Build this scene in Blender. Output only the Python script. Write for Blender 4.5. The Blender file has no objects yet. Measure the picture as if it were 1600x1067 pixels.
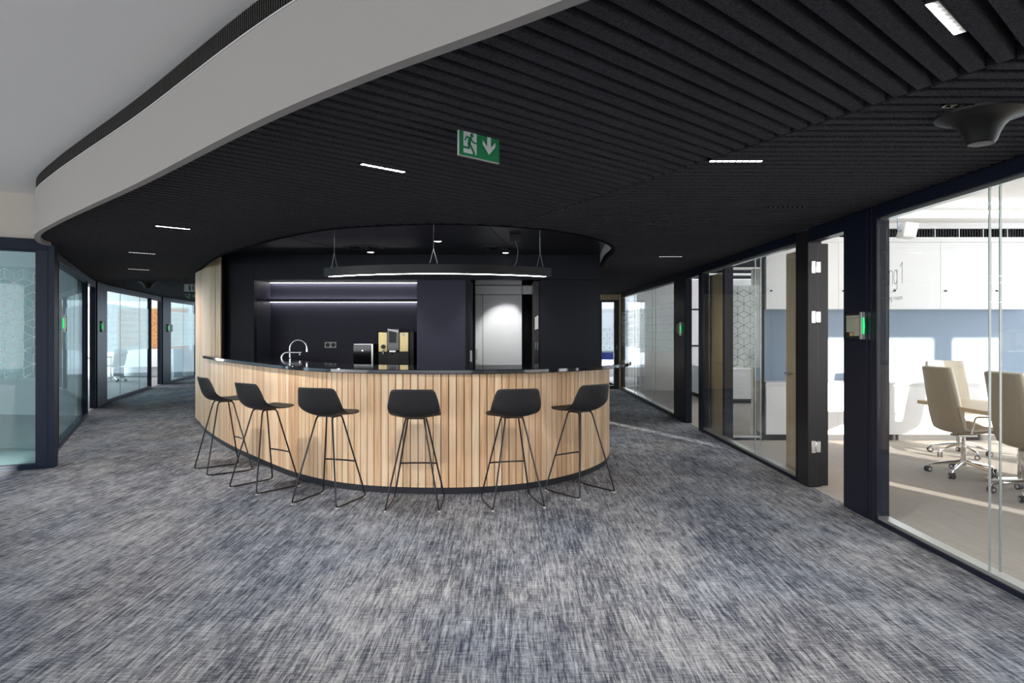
import bpy, bmesh, math, random
from mathutils import Vector, Matrix
random.seed(7)
PI = math.pi
sc = bpy.context.scene
COL = sc.collection

# ------------------------------------------------------------------ camera
F, HZ, CH = 1067.0, 518.0, 1.5          # focal length (px of 1600), horizon row, camera height
cd = bpy.data.cameras.new('camera'); cam = bpy.data.objects.new('camera', cd); COL.objects.link(cam)
cam.location = (0, 0, CH); cam.rotation_euler = (PI/2, 0, 0)
cd.sensor_width = 36.0; cd.lens = 36.0*F/1600.0; cd.shift_y = -(533.5-HZ)/1600.0
cd.clip_start = 0.05; cd.clip_end = 200
sc.camera = cam

# ------------------------------------------------------------------ world, sun, daylight at the windows
w = bpy.data.worlds.new('world'); sc.world = w; w.use_nodes = True
bg = w.node_tree.nodes['Background']
bg.inputs[0].default_value = (0.72, 0.85, 1.0, 1); bg.inputs[1].default_value = 1.0
sd = bpy.data.lights.new('sun', 'SUN'); sd.energy = 12.0; sd.angle = math.radians(0.5); sd.color = (1.0, 0.93, 0.82)
sun = bpy.data.objects.new('sun', sd); COL.objects.link(sun)
SUNDIR = Vector((-0.42, 0.9, -0.17)).normalized()
sun.rotation_euler = SUNDIR.to_track_quat('-Z', 'Y').to_euler(); sun.location = (20, -40, 12)

def area(name, loc, direction, sx, sy, power, col=(1, 1, 1)):
    l = bpy.data.lights.new(name, 'AREA'); l.shape = 'RECTANGLE'; l.size = sx; l.size_y = sy
    l.energy = power; l.color = col
    o = bpy.data.objects.new(name, l); COL.objects.link(o); o.location = loc
    o.rotation_euler = Vector(direction).to_track_quat('-Z', 'Y').to_euler()
    return o
# area lamps added to stand in for window daylight, all out of the picture
area('daylight_lounge', (-12.9, -1.5, 1.65), (1, 0, 0), 12.0, 2.5, 270, (1.0, 0.98, 0.95))
area('daylight_entrance', (-5.0, -6.9, 1.65), (0, 1, 0), 13.0, 2.5, 190, (1.0, 0.97, 0.93))
area('daylight_long_room', (10.85, 5.7, 1.6), (-1, 0, 0), 7.0, 2.5, 145, (0.97, 0.98, 1.0))
area('daylight_long_room_front', (7.2, 2.15, 1.6), (0, 1, 0), 6.5, 2.4, 65, (1.0, 0.98, 0.94))
area('daylight_next_room', (9.8, 13.8, 1.6), (-1, 0, 0), 7.5, 2.5, 130, (0.93, 0.97, 1.0))
area('daylight_west_room', (-14.8, 10.6, 1.6), (1, 0, 0), 4.0, 2.4, 55, (0.93, 0.97, 1.0))
area('daylight_middle_room', (-17.1, 15.8, 1.6), (1, 0, 0), 5.0, 2.4, 220, (0.96, 0.98, 1.0))
area('daylight_far_room', (-17.1, 21.0, 1.6), (1, 0, 0), 4.0, 2.4, 220, (0.98, 0.98, 1.0))
area('daylight_end_room', (2.0, 22.8, 1.6), (0, -1, 0), 4.0, 2.4, 80)

vs = sc.view_settings
sc.display_settings.display_device = 'sRGB'
vs.view_transform = 'Standard'; vs.look = 'None'; vs.gamma = 1.0; vs.use_curve_mapping = False
vs.exposure = 0.7
sc.cycles.max_bounces = 10; sc.cycles.transparent_max_bounces = 24
sc.cycles.diffuse_bounces = 4; sc.cycles.glossy_bounces = 4
sc.cycles.sample_clamp_indirect = 3.0
sc.cycles.caustics_reflective = False; sc.cycles.caustics_refractive = False

# ------------------------------------------------------------------ materials
M = {}
def nt(name):
    m = bpy.data.materials.new(name); m.use_nodes = True
    n = m.node_tree; n.nodes.clear()
    return m, n
def N(n, t, **kw):
    x = n.nodes.new(t)
    for k, v in kw.items():
        setattr(x, k, v)
    return x
def mat(name, col, rough=0.5, metal=0.0, spec=0.5, emis=0.0, ecol=None, noise=0.0, nscale=40.0, bump=0.0, coat=0.0):
    m, n = nt(name)
    o = N(n, 'ShaderNodeOutputMaterial'); p = N(n, 'ShaderNodeBsdfPrincipled')
    n.links.new(p.outputs[0], o.inputs[0])
    c = (col[0], col[1], col[2], 1)
    p.inputs['Base Color'].default_value = c
    p.inputs['Roughness'].default_value = rough
    p.inputs['Metallic'].default_value = metal
    p.inputs['Specular IOR Level'].default_value = spec
    p.inputs['Coat Weight'].default_value = coat
    if emis:
        p.inputs['Emission Color'].default_value = (*(ecol or col), 1); p.inputs['Emission Strength'].default_value = emis
    if noise or bump:
        tc = N(n, 'ShaderNodeTexCoord'); ns = N(n, 'ShaderNodeTexNoise')
        ns.inputs['Scale'].default_value = nscale; ns.inputs['Detail'].default_value = 4
        n.links.new(tc.outputs['Object'], ns.inputs['Vector'])
        if noise:
            r = N(n, 'ShaderNodeValToRGB')
            r.color_ramp.elements[0].position = 0.3; r.color_ramp.elements[1].position = 0.7
            r.color_ramp.elements[0].color = (*[v*(1-noise) for v in col], 1)
            r.color_ramp.elements[1].color = (*[min(1, v*(1+noise)) for v in col], 1)
            n.links.new(ns.outputs[0], r.inputs[0]); n.links.new(r.outputs[0], p.inputs['Base Color'])
        if bump:
            b = N(n, 'ShaderNodeBump'); b.inputs['Strength'].default_value = bump; b.inputs['Distance'].default_value = 0.002
            n.links.new(ns.outputs[0], b.inputs['Height']); n.links.new(b.outputs[0], p.inputs['Normal'])
    M[name] = m
    return m

def carpet(name, dark, light, streak=1.0):
    m, n = nt(name); L = n.links.new
    o = N(n, 'ShaderNodeOutputMaterial'); p = N(n, 'ShaderNodeBsdfPrincipled')
    p.inputs['Roughness'].default_value = 0.95; p.inputs['Specular IOR Level'].default_value = 0.15
    L(p.outputs[0], o.inputs[0])
    tc = N(n, 'ShaderNodeTexCoord')
    def noise(sx, sy, det=3, rough=0.5):
        mp = N(n, 'ShaderNodeMapping'); mp.inputs['Scale'].default_value = (sx, sy, 1)
        L(tc.outputs['Object'], mp.inputs['Vector'])
        x = N(n, 'ShaderNodeTexNoise'); x.inputs['Scale'].default_value = 1.0
        x.inputs['Detail'].default_value = det; x.inputs['Roughness'].default_value = rough
        L(mp.outputs[0], x.inputs['Vector']); return x.outputs[0]
    def math_(op, a, b):
        x = N(n, 'ShaderNodeMath', operation=op)
        for i, v in enumerate((a, b)):
            if isinstance(v, (int, float)): x.inputs[i].default_value = v
            else: L(v, x.inputs[i])
        return x.outputs[0]
    s1 = noise(120, 10.0, 3, 0.65); s2 = noise(52, 2.4, 3, 0.6); tint = noise(0.8, 0.55, 2); bl = noise(1.5, 0.7, 4, 0.55); cross = noise(11, 105, 3, 0.6); fine = noise(300, 420, 2, 0.7); blk = noise(7.0, 4.5, 3)
    v = math_('MULTIPLY', math_('SUBTRACT', s1, 0.5), 1.0*streak)
    v = math_('ADD', v, math_('MULTIPLY', math_('SUBTRACT', s2, 0.5), 1.05*streak))
    v = math_('ADD', v, math_('MULTIPLY', math_('SUBTRACT', bl, 0.5), 0.62*streak))
    v = math_('ADD', v, math_('MULTIPLY', math_('SUBTRACT', blk, 0.5), 0.45*streak))
    v = math_('ADD', v, math_('MULTIPLY', math_('SUBTRACT', cross, 0.5), 0.80*streak))
    v = math_('ADD', v, math_('MULTIPLY', math_('SUBTRACT', fine, 0.5), 1.25))
    v = math_('ADD', v, 0.46)
    r = N(n, 'ShaderNodeValToRGB')
    e = r.color_ramp.elements
    e[0].position = 0.22; e[0].color = (*dark, 1); e[1].position = 0.8; e[1].color = (*light, 1)
    mid = e.new(0.5); mid.color = (*[(a*0.56+b*0.44) for a, b in zip(dark, light)], 1)
    tm = N(n, 'ShaderNodeMix'); tm.data_type = 'RGBA'; tm.blend_type = 'MULTIPLY'
    tr = N(n, 'ShaderNodeValToRGB'); tr.color_ramp.elements[0].position = 0.40; tr.color_ramp.elements[1].position = 0.60
    tr.color_ramp.elements[0].color = (1, 1, 1, 1); tr.color_ramp.elements[1].color = (1-0.15*streak, 1-0.09*streak, 1.0, 1)      # some tiles are a bluer yarn
    L(tint, tr.inputs[0]); tm.inputs['Factor'].default_value = 1.0
    L(v, r.inputs[0]); L(r.outputs[0], tm.inputs[6]); L(tr.outputs[0], tm.inputs[7]); L(tm.outputs[2], p.inputs['Base Color'])
    b = N(n, 'ShaderNodeBump'); b.inputs['Strength'].default_value = 0.5; b.inputs['Distance'].default_value = 0.004
    L(fine, b.inputs['Height']); L(b.outputs[0], p.inputs['Normal'])
    M[name] = m

def wood(name, c0, c1, c2, vary=0.6, rough=0.42, axis='z'):
    m, n = nt(name); L = n.links.new
    o = N(n, 'ShaderNodeOutputMaterial'); p = N(n, 'ShaderNodeBsdfPrincipled')
    p.inputs['Roughness'].default_value = rough; p.inputs['Specular IOR Level'].default_value = 0.35
    L(p.outputs[0], o.inputs[0])
    tc = N(n, 'ShaderNodeTexCoord'); oi = N(n, 'ShaderNodeObjectInfo')
    off = N(n, 'ShaderNodeVectorMath', operation='SCALE'); off.inputs[0].default_value = (37.0, 91.0, 53.0)
    L(oi.outputs['Random'], off.inputs['Scale'])
    ad = N(n, 'ShaderNodeVectorMath', operation='ADD'); L(tc.outputs['Object'], ad.inputs[0]); L(off.outputs[0], ad.inputs[1])
    mp = N(n, 'ShaderNodeMapping')
    mp.inputs['Scale'].default_value = {'z': (38, 38, 1.6), 'x': (1.6, 38, 38), 'y': (38, 1.6, 38)}[axis]
    L(ad.outputs[0], mp.inputs['Vector'])
    ns = N(n, 'ShaderNodeTexNoise'); ns.inputs['Scale'].default_value = 1.0; ns.inputs['Detail'].default_value = 6; ns.inputs['Distortion'].default_value = 0.6
    L(mp.outputs[0], ns.inputs['Vector'])
    a = N(n, 'ShaderNodeMath', operation='MULTIPLY_ADD'); a.inputs[1].default_value = vary; a.inputs[2].default_value = -vary*0.5
    L(oi.outputs['Random'], a.inputs[0])
    s = N(n, 'ShaderNodeMath', operation='ADD'); L(ns.outputs[0], s.inputs[0]); L(a.outputs[0], s.inputs[1])
    r = N(n, 'ShaderNodeValToRGB'); e = r.color_ramp.elements
    e[0].position = 0.22; e[0].color = (*c0, 1); e[1].position = 0.8; e[1].color = (*c2, 1)
    e.new(0.52).color = (*c1, 1)
    L(s.outputs[0], r.inputs[0]); L(r.outputs[0], p.inputs['Base Color'])
    M[name] = m

def glass(name, tint, refl=1.0, rough=0.0):
    m, n = nt(name); L = n.links.new
    o = N(n, 'ShaderNodeOutputMaterial'); mx = N(n, 'ShaderNodeMixShader')
    t = N(n, 'ShaderNodeBsdfTransparent'); t.inputs[0].default_value = (*tint, 1)
    g = N(n, 'ShaderNodeBsdfGlossy'); g.inputs['Roughness'].default_value = rough; g.inputs[0].default_value = (1, 1, 1, 1)
    ge = N(n, 'ShaderNodeNewGeometry'); dt = N(n, 'ShaderNodeVectorMath', operation='DOT_PRODUCT')     # Schlick Fresnel, the same from both faces of the pane
    L(ge.outputs['Incoming'], dt.inputs[0]); L(ge.outputs['Normal'], dt.inputs[1])
    ab = N(n, 'ShaderNodeMath', operation='ABSOLUTE'); L(dt.outputs['Value'], ab.inputs[0])
    iv = N(n, 'ShaderNodeMath', operation='SUBTRACT'); iv.inputs[0].default_value = 1.0; L(ab.outputs[0], iv.inputs[1])
    pw = N(n, 'ShaderNodeMath', operation='POWER'); pw.inputs[1].default_value = 5.0; L(iv.outputs[0], pw.inputs[0])
    f = N(n, 'ShaderNodeMath', operation='MULTIPLY_ADD'); f.inputs[1].default_value = 0.95; f.inputs[2].default_value = 0.045; L(pw.outputs[0], f.inputs[0])
    k = N(n, 'ShaderNodeMath', operation='MULTIPLY'); k.inputs[1].default_value = refl*0.6
    L(f.outputs[0], k.inputs[0]); L(k.outputs[0], mx.inputs[0]); L(t.outputs[0], mx.inputs[1]); L(g.outputs[0], mx.inputs[2])
    L(mx.outputs[0], o.inputs[0]); M[name] = m

def film(name, col, opac):
    m, n = nt(name); L = n.links.new
    o = N(n, 'ShaderNodeOutputMaterial'); mx = N(n, 'ShaderNodeMixShader')
    t = N(n, 'ShaderNodeBsdfTransparent')
    d = N(n, 'ShaderNodeBsdfDiffuse'); d.inputs[0].default_value = (*col, 1)
    tr = N(n, 'ShaderNodeBsdfTranslucent'); tr.inputs[0].default_value = (*col, 1)
    m2 = N(n, 'ShaderNodeMixShader'); m2.inputs[0].default_value = 0.55
    L(d.outputs[0], m2.inputs[1]); L(tr.outputs[0], m2.inputs[2])
    mx.inputs[0].default_value = opac
    L(t.outputs[0], mx.inputs[1]); L(m2.outputs[0], mx.inputs[2]); L(mx.outputs[0], o.inputs[0]); M[name] = m

carpet('carpet', (0.034, 0.040, 0.060), (0.45, 0.45, 0.46))
carpet('carpet_beige', (0.36, 0.32, 0.28), (0.56, 0.51, 0.46), 0.35)
carpet('carpet_pale', (0.42, 0.42, 0.42), (0.6, 0.6, 0.6), 0.3)
wood('oak', (0.60, 0.36, 0.20), (0.79, 0.545, 0.335), (0.90, 0.70, 0.48), 0.42)
wood('oak_pale', (0.50, 0.37, 0.22), (0.60, 0.46, 0.29), (0.68, 0.54, 0.37), 0.15)
wood('veneer', (0.45, 0.32, 0.17), (0.56, 0.42, 0.24), (0.66, 0.52, 0.32), 0.1)
mat('felt', (0.044, 0.043, 0.050), 0.95, spec=0.1, noise=0.55, nscale=130, bump=0.3)
mat('void_black', (0.004, 0.004, 0.005), 0.9, spec=0.05)
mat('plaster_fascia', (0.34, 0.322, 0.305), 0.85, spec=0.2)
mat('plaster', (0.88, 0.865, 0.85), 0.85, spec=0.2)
mat('plaster_cream', (0.62, 0.58, 0.52), 0.85, spec=0.2)
mat('white_paint', (0.82, 0.82, 0.82), 0.7, spec=0.3)
mat('white_lacquer', (0.80, 0.80, 0.80), 0.35)
mat('lip_grey', (0.5, 0.5, 0.5), 0.6)
mat('grille_brown', (0.022, 0.019, 0.017), 0.6)
mat('navy_panel', (0.007, 0.008, 0.014), 0.5, spec=0.25)
mat('navy_niche_lit', (0.032, 0.032, 0.052), 0.5, spec=0.25)  # lighter copy of the panel navy, downlight glow put into the colour
mat('navy_panel_pale', (0.050, 0.050, 0.082), 0.5, spec=0.25)
mat('soffit_black', (0.008, 0.008, 0.012), 0.30)
mat('cone_black', (0.005, 0.005, 0.005), 0.45, spec=0.3)
mat('counter_black', (0.010, 0.011, 0.016), 0.07, spec=0.8)
mat('skirting', (0.012, 0.013, 0.02), 0.45)
mat('frame_navy', (0.005, 0.007, 0.018), 0.42, spec=0.3)
mat('frame_dark', (0.016, 0.015, 0.017), 0.35, metal=0.3)
mat('frame_blue', (0.003, 0.011, 0.028), 0.4, spec=0.25)
mat('alu', (0.55, 0.56, 0.54), 0.35, metal=0.8)
mat('chrome', (0.86, 0.86, 0.87), 0.08, metal=1.0)
mat('steel', (0.62, 0.62, 0.61), 0.28, metal=1.0)
mat('black_plastic', (0.012, 0.012, 0.013), 0.45)
mat('black_gloss', (0.006, 0.006, 0.008), 0.08)
mat('black_satin', (0.012, 0.012, 0.013), 0.4, spec=0.35)
mat('shell_black', (0.012, 0.012, 0.014), 0.5, noise=0.3, nscale=200, bump=0.15)
mat('tube_black', (0.02, 0.02, 0.025), 0.28, metal=0.4)
mat('glide', (0.6, 0.6, 0.62), 0.3)
mat('gold', (0.62, 0.50, 0.24), 0.32, metal=0.55)
mat('sign_green', (0.0, 0.19, 0.06), 0.4)
mat('sign_white', (0.62, 0.62, 0.62), 0.4)
mat('sign_grey', (0.42, 0.43, 0.42), 0.4)
mat('sign_dark_green', (0.006, 0.04, 0.02), 0.4)
mat('led', (1, 1, 1), 0.4, emis=9.0)
mat('led_shelf', (1, 0.98, 0.95), 0.4, emis=11.0)
mat('led_lamp', (1, 0.98, 0.94), 0.4, emis=12.0)
mat('led_dim', (0.9, 0.9, 0.88), 0.4, emis=0.9)
mat('led_off', (0.5, 0.5, 0.48), 0.3)
mat('green_light', (0.02, 0.75, 0.2), 0.4, emis=0.5, ecol=(0.02, 0.8, 0.18))
mat('sheet_beige', (0.42, 0.38, 0.29), 0.5)
mat('sheet_green', (0.36, 0.37, 0.29), 0.5)
mat('sheet_ochre', (0.46, 0.33, 0.16), 0.5)
mat('backsplash', (0.24, 0.31, 0.40), 0.5)
mat('chair_back', (0.33, 0.285, 0.22), 0.75, noise=0.12, nscale=160)
mat('chair_cream', (0.72, 0.66, 0.55), 0.8, noise=0.06, nscale=160)
mat('rubber', (0.03, 0.03, 0.032), 0.6)
mat('cork', (0.50, 0.24, 0.09), 0.9, noise=0.45, nscale=26)
mat('cabinet_grey', (0.30, 0.34, 0.37), 0.6)
mat('lettering', (0.11, 0.11, 0.11), 0.6)
mat('blue_seat', (0.02, 0.06, 0.45), 0.7)
mat('screen_white', (0.8, 0.82, 0.85), 0.3)
glass('glass_clear', (0.978, 0.986, 0.988), 0.8)
glass('glass_teal', (0.80, 0.92, 0.94), 1.0)
mat('glass_edge', (0.42, 0.46, 0.45), 0.25, metal=0.4)
film('film_frost', (0.72, 0.79, 0.79), 0.40)
film('film_line', (0.97, 0.99, 0.99), 0.92)
film('film_line_dark', (0.16, 0.22, 0.22), 0.75)
film('film_frost_dense', (0.90, 0.96, 0.95), 0.70)

# ------------------------------------------------------------------ mesh building
class MB:
    def __init__(s): s.v = []; s.f = []; s.sm = []
    def add(s, vs_, fs, smooth=False):
        k = len(s.v); s.v += [tuple(x) for x in vs_]
        for f in fs: s.f.append(tuple(i+k for i in f)); s.sm.append(smooth)
        return s
    def box(s, x0, x1, y0, y1, z0, z1):
        return s.add([(x0,y0,z0),(x1,y0,z0),(x1,y1,z0),(x0,y1,z0),(x0,y0,z1),(x1,y0,z1),(x1,y1,z1),(x0,y1,z1)],
                     [(0,3,2,1),(4,5,6,7),(0,1,5,4),(1,2,6,5),(2,3,7,6),(3,0,4,7)])
    def prism(s, poly, z0, z1, smooth=False):
        n = len(poly); v = [(p[0],p[1],z0) for p in poly]+[(p[0],p[1],z1) for p in poly]
        area2 = sum(poly[i][0]*poly[(i+1)%n][1]-poly[(i+1)%n][0]*poly[i][1] for i in range(n))
        top = tuple(range(n, 2*n)); bot = tuple(reversed(range(n)))
        sides = [(i,(i+1)%n,(i+1)%n+n,i+n) for i in range(n)]
        if area2 < 0:
            top, bot = tuple(reversed(top)), tuple(reversed(bot)); sides = [tuple(reversed(q)) for q in sides]
        s.add(v, [top, bot]+sides, smooth); return s
    def wallseg(s, p, q, t, z0, z1, side=0.0):
        p = Vector(p[:2]); q = Vector(q[:2]); d = (q-p).normalized(); nrm = Vector((-d.y, d.x))
        a = nrm*(side+t/2); b = nrm*(side-t/2)
        return s.prism([p+b, q+b, q+a, p+a], z0, z1)
    def tube(s, path, r, n=8, closed=False, cap=True):
        P = [Vector(p) for p in path]; m = len(P); up = None; rings = []
        for i in range(m):
            if closed: d = (P[(i+1)%m]-P[i-1]).normalized()
            else: d = (P[min(i+1,m-1)]-P[max(i-1,0)]).normalized()
            if up is None:
                up = Vector((0,0,1)) if abs(d.z) < 0.9 else Vector((1,0,0))
            a = d.cross(up).normalized(); up = a.cross(d).normalized()
            rr = r[i] if isinstance(r, (list, tuple)) else r
            rings.append([P[i]+a*rr*math.cos(2*PI*k/n)+up*rr*math.sin(2*PI*k/n) for k in range(n)])
        v = [x for ring in rings for x in ring]; f = []
        for i in range(m if closed else m-1):
            j = (i+1) % m
            for k in range(n): f.append((i*n+k, j*n+k, j*n+(k+1)%n, i*n+(k+1)%n))
        if not closed and cap: f += [tuple(range(n))[::1], tuple(reversed(range((m-1)*n, m*n)))]
        return s.add(v, f, True)
    def lathe(s, prof, c=(0,0,0), n=24, cap=True):
        v = []; f = []
        for r, z in prof:
            for k in range(n): v.append((c[0]+r*math.cos(2*PI*k/n), c[1]+r*math.sin(2*PI*k/n), c[2]+z))
        for i in range(len(prof)-1):
            for k in range(n): f.append((i*n+k, i*n+(k+1)%n, (i+1)*n+(k+1)%n, (i+1)*n+k))
        if cap: f += [tuple(reversed(range(n))), tuple(range((len(prof)-1)*n, len(prof)*n))]
        return s.add(v, f, True)
    def ribbon(s, p, q, width, x, thick=0.0006):           # flat stroke in a plane given by the frame x = (origin, u, v, n)
        o, u, v_, nn = x
        P = Vector(p); Q = Vector(q); d = (Q-P)
        if d.length < 1e-6: return s
        d.normalize(); e = Vector((-d.y, d.x))*width/2; d2 = d*width*0.3
        pts = [P-d2-e, Q+d2-e, Q+d2+e, P-d2+e]
        lo = [o+u*a.x+v_*a.y for a in pts]; hi = [a+nn*thick for a in lo]
        return s.add(lo+hi, [(0,3,2,1),(4,5,6,7),(0,1,5,4),(1,2,6,5),(2,3,7,6),(3,0,4,7)])
    def xf(s, mtx):
        s.v = [tuple(mtx @ Vector(p)) for p in s.v]; return s
    def mesh(s, name, material):
        me = bpy.data.meshes.new(name); me.from_pydata(s.v, [], s.f); me.update()
        me.polygons.foreach_set('use_smooth', s.sm)
        if any(s.sm): me.set_sharp_from_angle(angle=math.radians(40))
        me.materials.append(M[material] if isinstance(material, str) else material)
        return me

def link(name, me, parent=None, loc=(0,0,0), rot=(0,0,0)):
    o = bpy.data.objects.new(name, me); COL.objects.link(o)
    o.location = loc; o.rotation_euler = rot
    if parent is not None: o.parent = parent
    return o
def tag(o, label=None, cat=None, group=None, kind=None):
    if label: o['label'] = label
    if cat: o['category'] = cat
    if group: o['group'] = group
    if kind: o['kind'] = kind
    return o
def thing(name, label, cat, loc=(0,0,0), rotz=0.0, group=None):
    o = bpy.data.objects.new(name, None); COL.objects.link(o)
    o.location = loc; o.rotation_euler = (0,0,rotz); o.empty_display_size = 0.1
    return tag(o, label, cat, group)
def part(name, mb, material, parent=None, bevel=0.0, world=False, label=None):
    if world and parent is not None:
        inv = (Matrix.Translation(parent.location) @ parent.rotation_euler.to_matrix().to_4x4()).inverted()
        p = parent.parent
        while p is not None:
            inv = inv @ Matrix.Identity(4) if False else ((Matrix.Translation(parent.location) @ parent.rotation_euler.to_matrix().to_4x4()).inverted() @ (Matrix.Translation(p.location) @ p.rotation_euler.to_matrix().to_4x4()).inverted()); p = None
        mb.xf(inv)
    o = link(name, mb.mesh(name, material), parent)
    if bevel:
        b = o.modifiers.new('bevel', 'BEVEL'); b.width = bevel; b.segments = 2; b.limit_method = 'ANGLE'
    if label: o['label'] = label
    return o
def solo(name, mb, material, label, cat, loc=(0,0,0), rotz=0.0, group=None, bevel=0.0):
    o = part(name, mb, material, None, bevel); o.location = loc; o.rotation_euler = (0,0,rotz)
    return tag(o, label, cat, group)
def struct(name, mb=None, material=None, label=None, loc=(0,0,0), bevel=0.0):
    if mb is None:
        o = bpy.data.objects.new(name, None); COL.objects.link(o); o.location = loc; o.empty_display_size = 0.1
    else:
        o = part(name, mb, material, None, bevel); o.location = loc
    return tag(o, label, None, None, 'structure')

def spline(pts, seg=14):
    P = [Vector(p) for p in pts]; P = [P[0]*2-P[1]]+P+[P[-1]*2-P[-2]]; out = []
    for i in range(1, len(P)-2):
        p0, p1, p2, p3 = P[i-1:i+3]
        for k in range(seg):
            t = k/seg
            out.append(0.5*((2*p1)+(p2-p0)*t+(2*p0-5*p1+4*p2-p3)*t*t+(3*p1-p0-3*p2+p3)*t**3))
    out.append(P[-2].copy()); return out
def arclen(pl):
    L = [0.0]
    for a, b in zip(pl, pl[1:]): L.append(L[-1]+(b-a).length)
    return L
def at_len(pl, L, s):
    import bisect
    s = min(max(s, 0), L[-1]); i = min(max(bisect.bisect_right(L, s)-1, 0), len(pl)-2)
    t = (s-L[i])/max(1e-9, L[i+1]-L[i]); a, b = pl[i], pl[i+1]
    return a.lerp(b, t), (b-a).normalized()
def offset(pl, d):
    out = []
    for i, p in enumerate(pl):
        t = (pl[min(i+1,len(pl)-1)]-pl[max(i-1,0)]).normalized(); out.append(p+Vector((-t.y, t.x))*d)
    return out
def strip(mb, a, b, z0, z1, smooth=True):                    # solid between two plan polylines of the same length
    n = len(a)
    v = [(p.x,p.y,z0) for p in a]+[(p.x,p.y,z0) for p in b]+[(p.x,p.y,z1) for p in a]+[(p.x,p.y,z1) for p in b]
    A, B, C, D = 0, n, 2*n, 3*n; f = []
    for i in range(n-1):
        f += [(A+i,A+i+1,C+i+1,C+i), (B+i+1,B+i,D+i,D+i+1), (C+i,C+i+1,D+i+1,D+i), (A+i+1,A+i,B+i,B+i+1)]
    f += [(A,C,D,B), (A+n-1,B+n-1,D+n-1,C+n-1)]
    return mb.add(v, f, smooth)

# ------------------------------------------------------------------ plan of the place (metres, camera above the origin)
HC, HU, HS = 2.48, 3.0, 2.66            # slat ceiling, upper ceiling, soffit over the bar
XW = 2.9                                 # right glass wall
YK = 10.3                                # kitchen wall inside the drum
front = spline([(-5.20,11.35),(-4.58,10.22),(-3.75,8.95),(-2.93,7.87),(-2.17,6.97),(-1.52,6.48),(-0.84,6.32),(-0.21,6.37),(0.28,6.61),(0.72,7.08),(1.02,7.65),(1.165,8.3),(1.18,8.75)])
rim = spline([(-5.35,11.75),(-5.2,11.35),(-4.58,10.2),(-3.68,8.72),(-2.93,7.77),(-2.35,7.1),(-1.68,6.52),(-0.84,6.25),(-0.3,6.3),(0.26,6.54),(0.66,6.92),(0.95,7.38),(1.14,7.9),(1.23,8.5),(1.24,9.1),(1.28,9.7),(1.33,10.3)])
drum = spline([(-4.29,10.15),(-4.78,10.65),(-5.2,11.3),(-5.5,11.95),(-5.66,12.7),(-5.6,13.7),(-5.2,14.8)])
fascia = spline([(3.6,-2.3),(1.35,0.75),(0.66,1.48),(0.06,2.02),(-0.56,2.53),(-1.21,3.13),(-2.36,4.32),(-3.30,5.25),(-3.95,5.90),(-4.62,6.62),(-5.02,7.22),(-5.14,7.6)])
SEAM_P, SEAM_D = Vector((1.82,2.43)), Vector((-1.88,3.985)).normalized()
LW = [Vector(p) for p in ((-9.6,4.9),(-5.10,7.55),(-5.78,8.62),(-7.62,12.18),(-8.17,13.3),(-8.60,14.4),(-9.66,18.2),(-9.97,19.3),(-10.05,20.0),(-10.6,22.9),(-10.9,25.0))]

# ------------------------------------------------------------------ floors, upper ceiling, outer walls
struct('floor', MB().box(-13.2, XW, -7.2, 26.0, -0.1, 0.0), 'carpet', 'grey and slate streaked carpet of the open lounge')
struct('floor.001', MB().box(XW, 11.2, 1.8, 9.5, -0.1, 0.0), 'carpet_beige', 'beige carpet of the meeting room behind the right glass wall')
struct('floor.002', MB().box(XW, 11.2, 9.5, 18.2, -0.1, 0.0), 'carpet_beige', 'beige carpet of the room behind the far right glass')
lf = [LW[0], LW[1], LW[2], LW[3], LW[5], LW[6], LW[9], LW[10], Vector((-17.2,25.0)), Vector((-17.2,4.9))]
struct('floor.003', MB().prism([(p.x-0.03,p.y) for p in lf], 0.0, 0.006), 'carpet_pale', 'pale carpet of the glazed rooms on the left')
struct('ceiling', MB().box(-17.4, 3.1, -7.4, 26.2, HU, HU+0.2).box(3.1, 11.4, 1.8, 26.2, HU, HU+0.2), 'plaster', 'smooth grey white upper ceiling')
struct('wall_back', MB().box(-13.2, 3.0, -7.4, -7.2, 0, 0.3).box(-13.2, 3.0, -7.4, -7.2, 2.95, HU).box(1.5, 3.0, -7.4, -7.2, 0.3, 2.95), 'white_paint')
struct('wall_left', MB().box(-13.4, -13.2, -7.4, 5.0, 0, 0.3).box(-13.4, -13.2, -7.4, 5.0, 2.95, HU), 'white_paint')
struct('wall_room_front', MB().box(XW, 5.86, 1.8, 2.0, 0, HU).box(6.12, 7.7, 1.8, 2.0, 0, HU).box(10.7, 11.2, 1.8, 2.0, 0, HU).box(5.86, 10.7, 1.8, 2.0, 0, 0.05).box(5.86, 10.7, 1.8, 2.0, 2.9, HU).box(8.55, 8.75, 1.8, 2.0, 0, 2.9).box(9.75, 9.95, 1.8, 2.0, 0, 2.9), 'white_paint')  # unseen; openings and narrow slit shaped to cast the sun patches and streak
struct('wall_room_right', MB().box(11.0, 11.2, 2.0, 18.2, 0, 0.2).box(11.0, 11.2, 2.0, 18.2, 2.9, HU), 'white_paint')
struct('wall_corridor_right', MB().box(XW+0.02, XW+0.2, -7.2, 18.2, HC+0.02, HU).box(XW+0.07, XW+0.2, -7.2, 2.0, 0, HC+0.02), 'white_paint')  # lower box is out of view, lengthened to block stray sun

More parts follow.
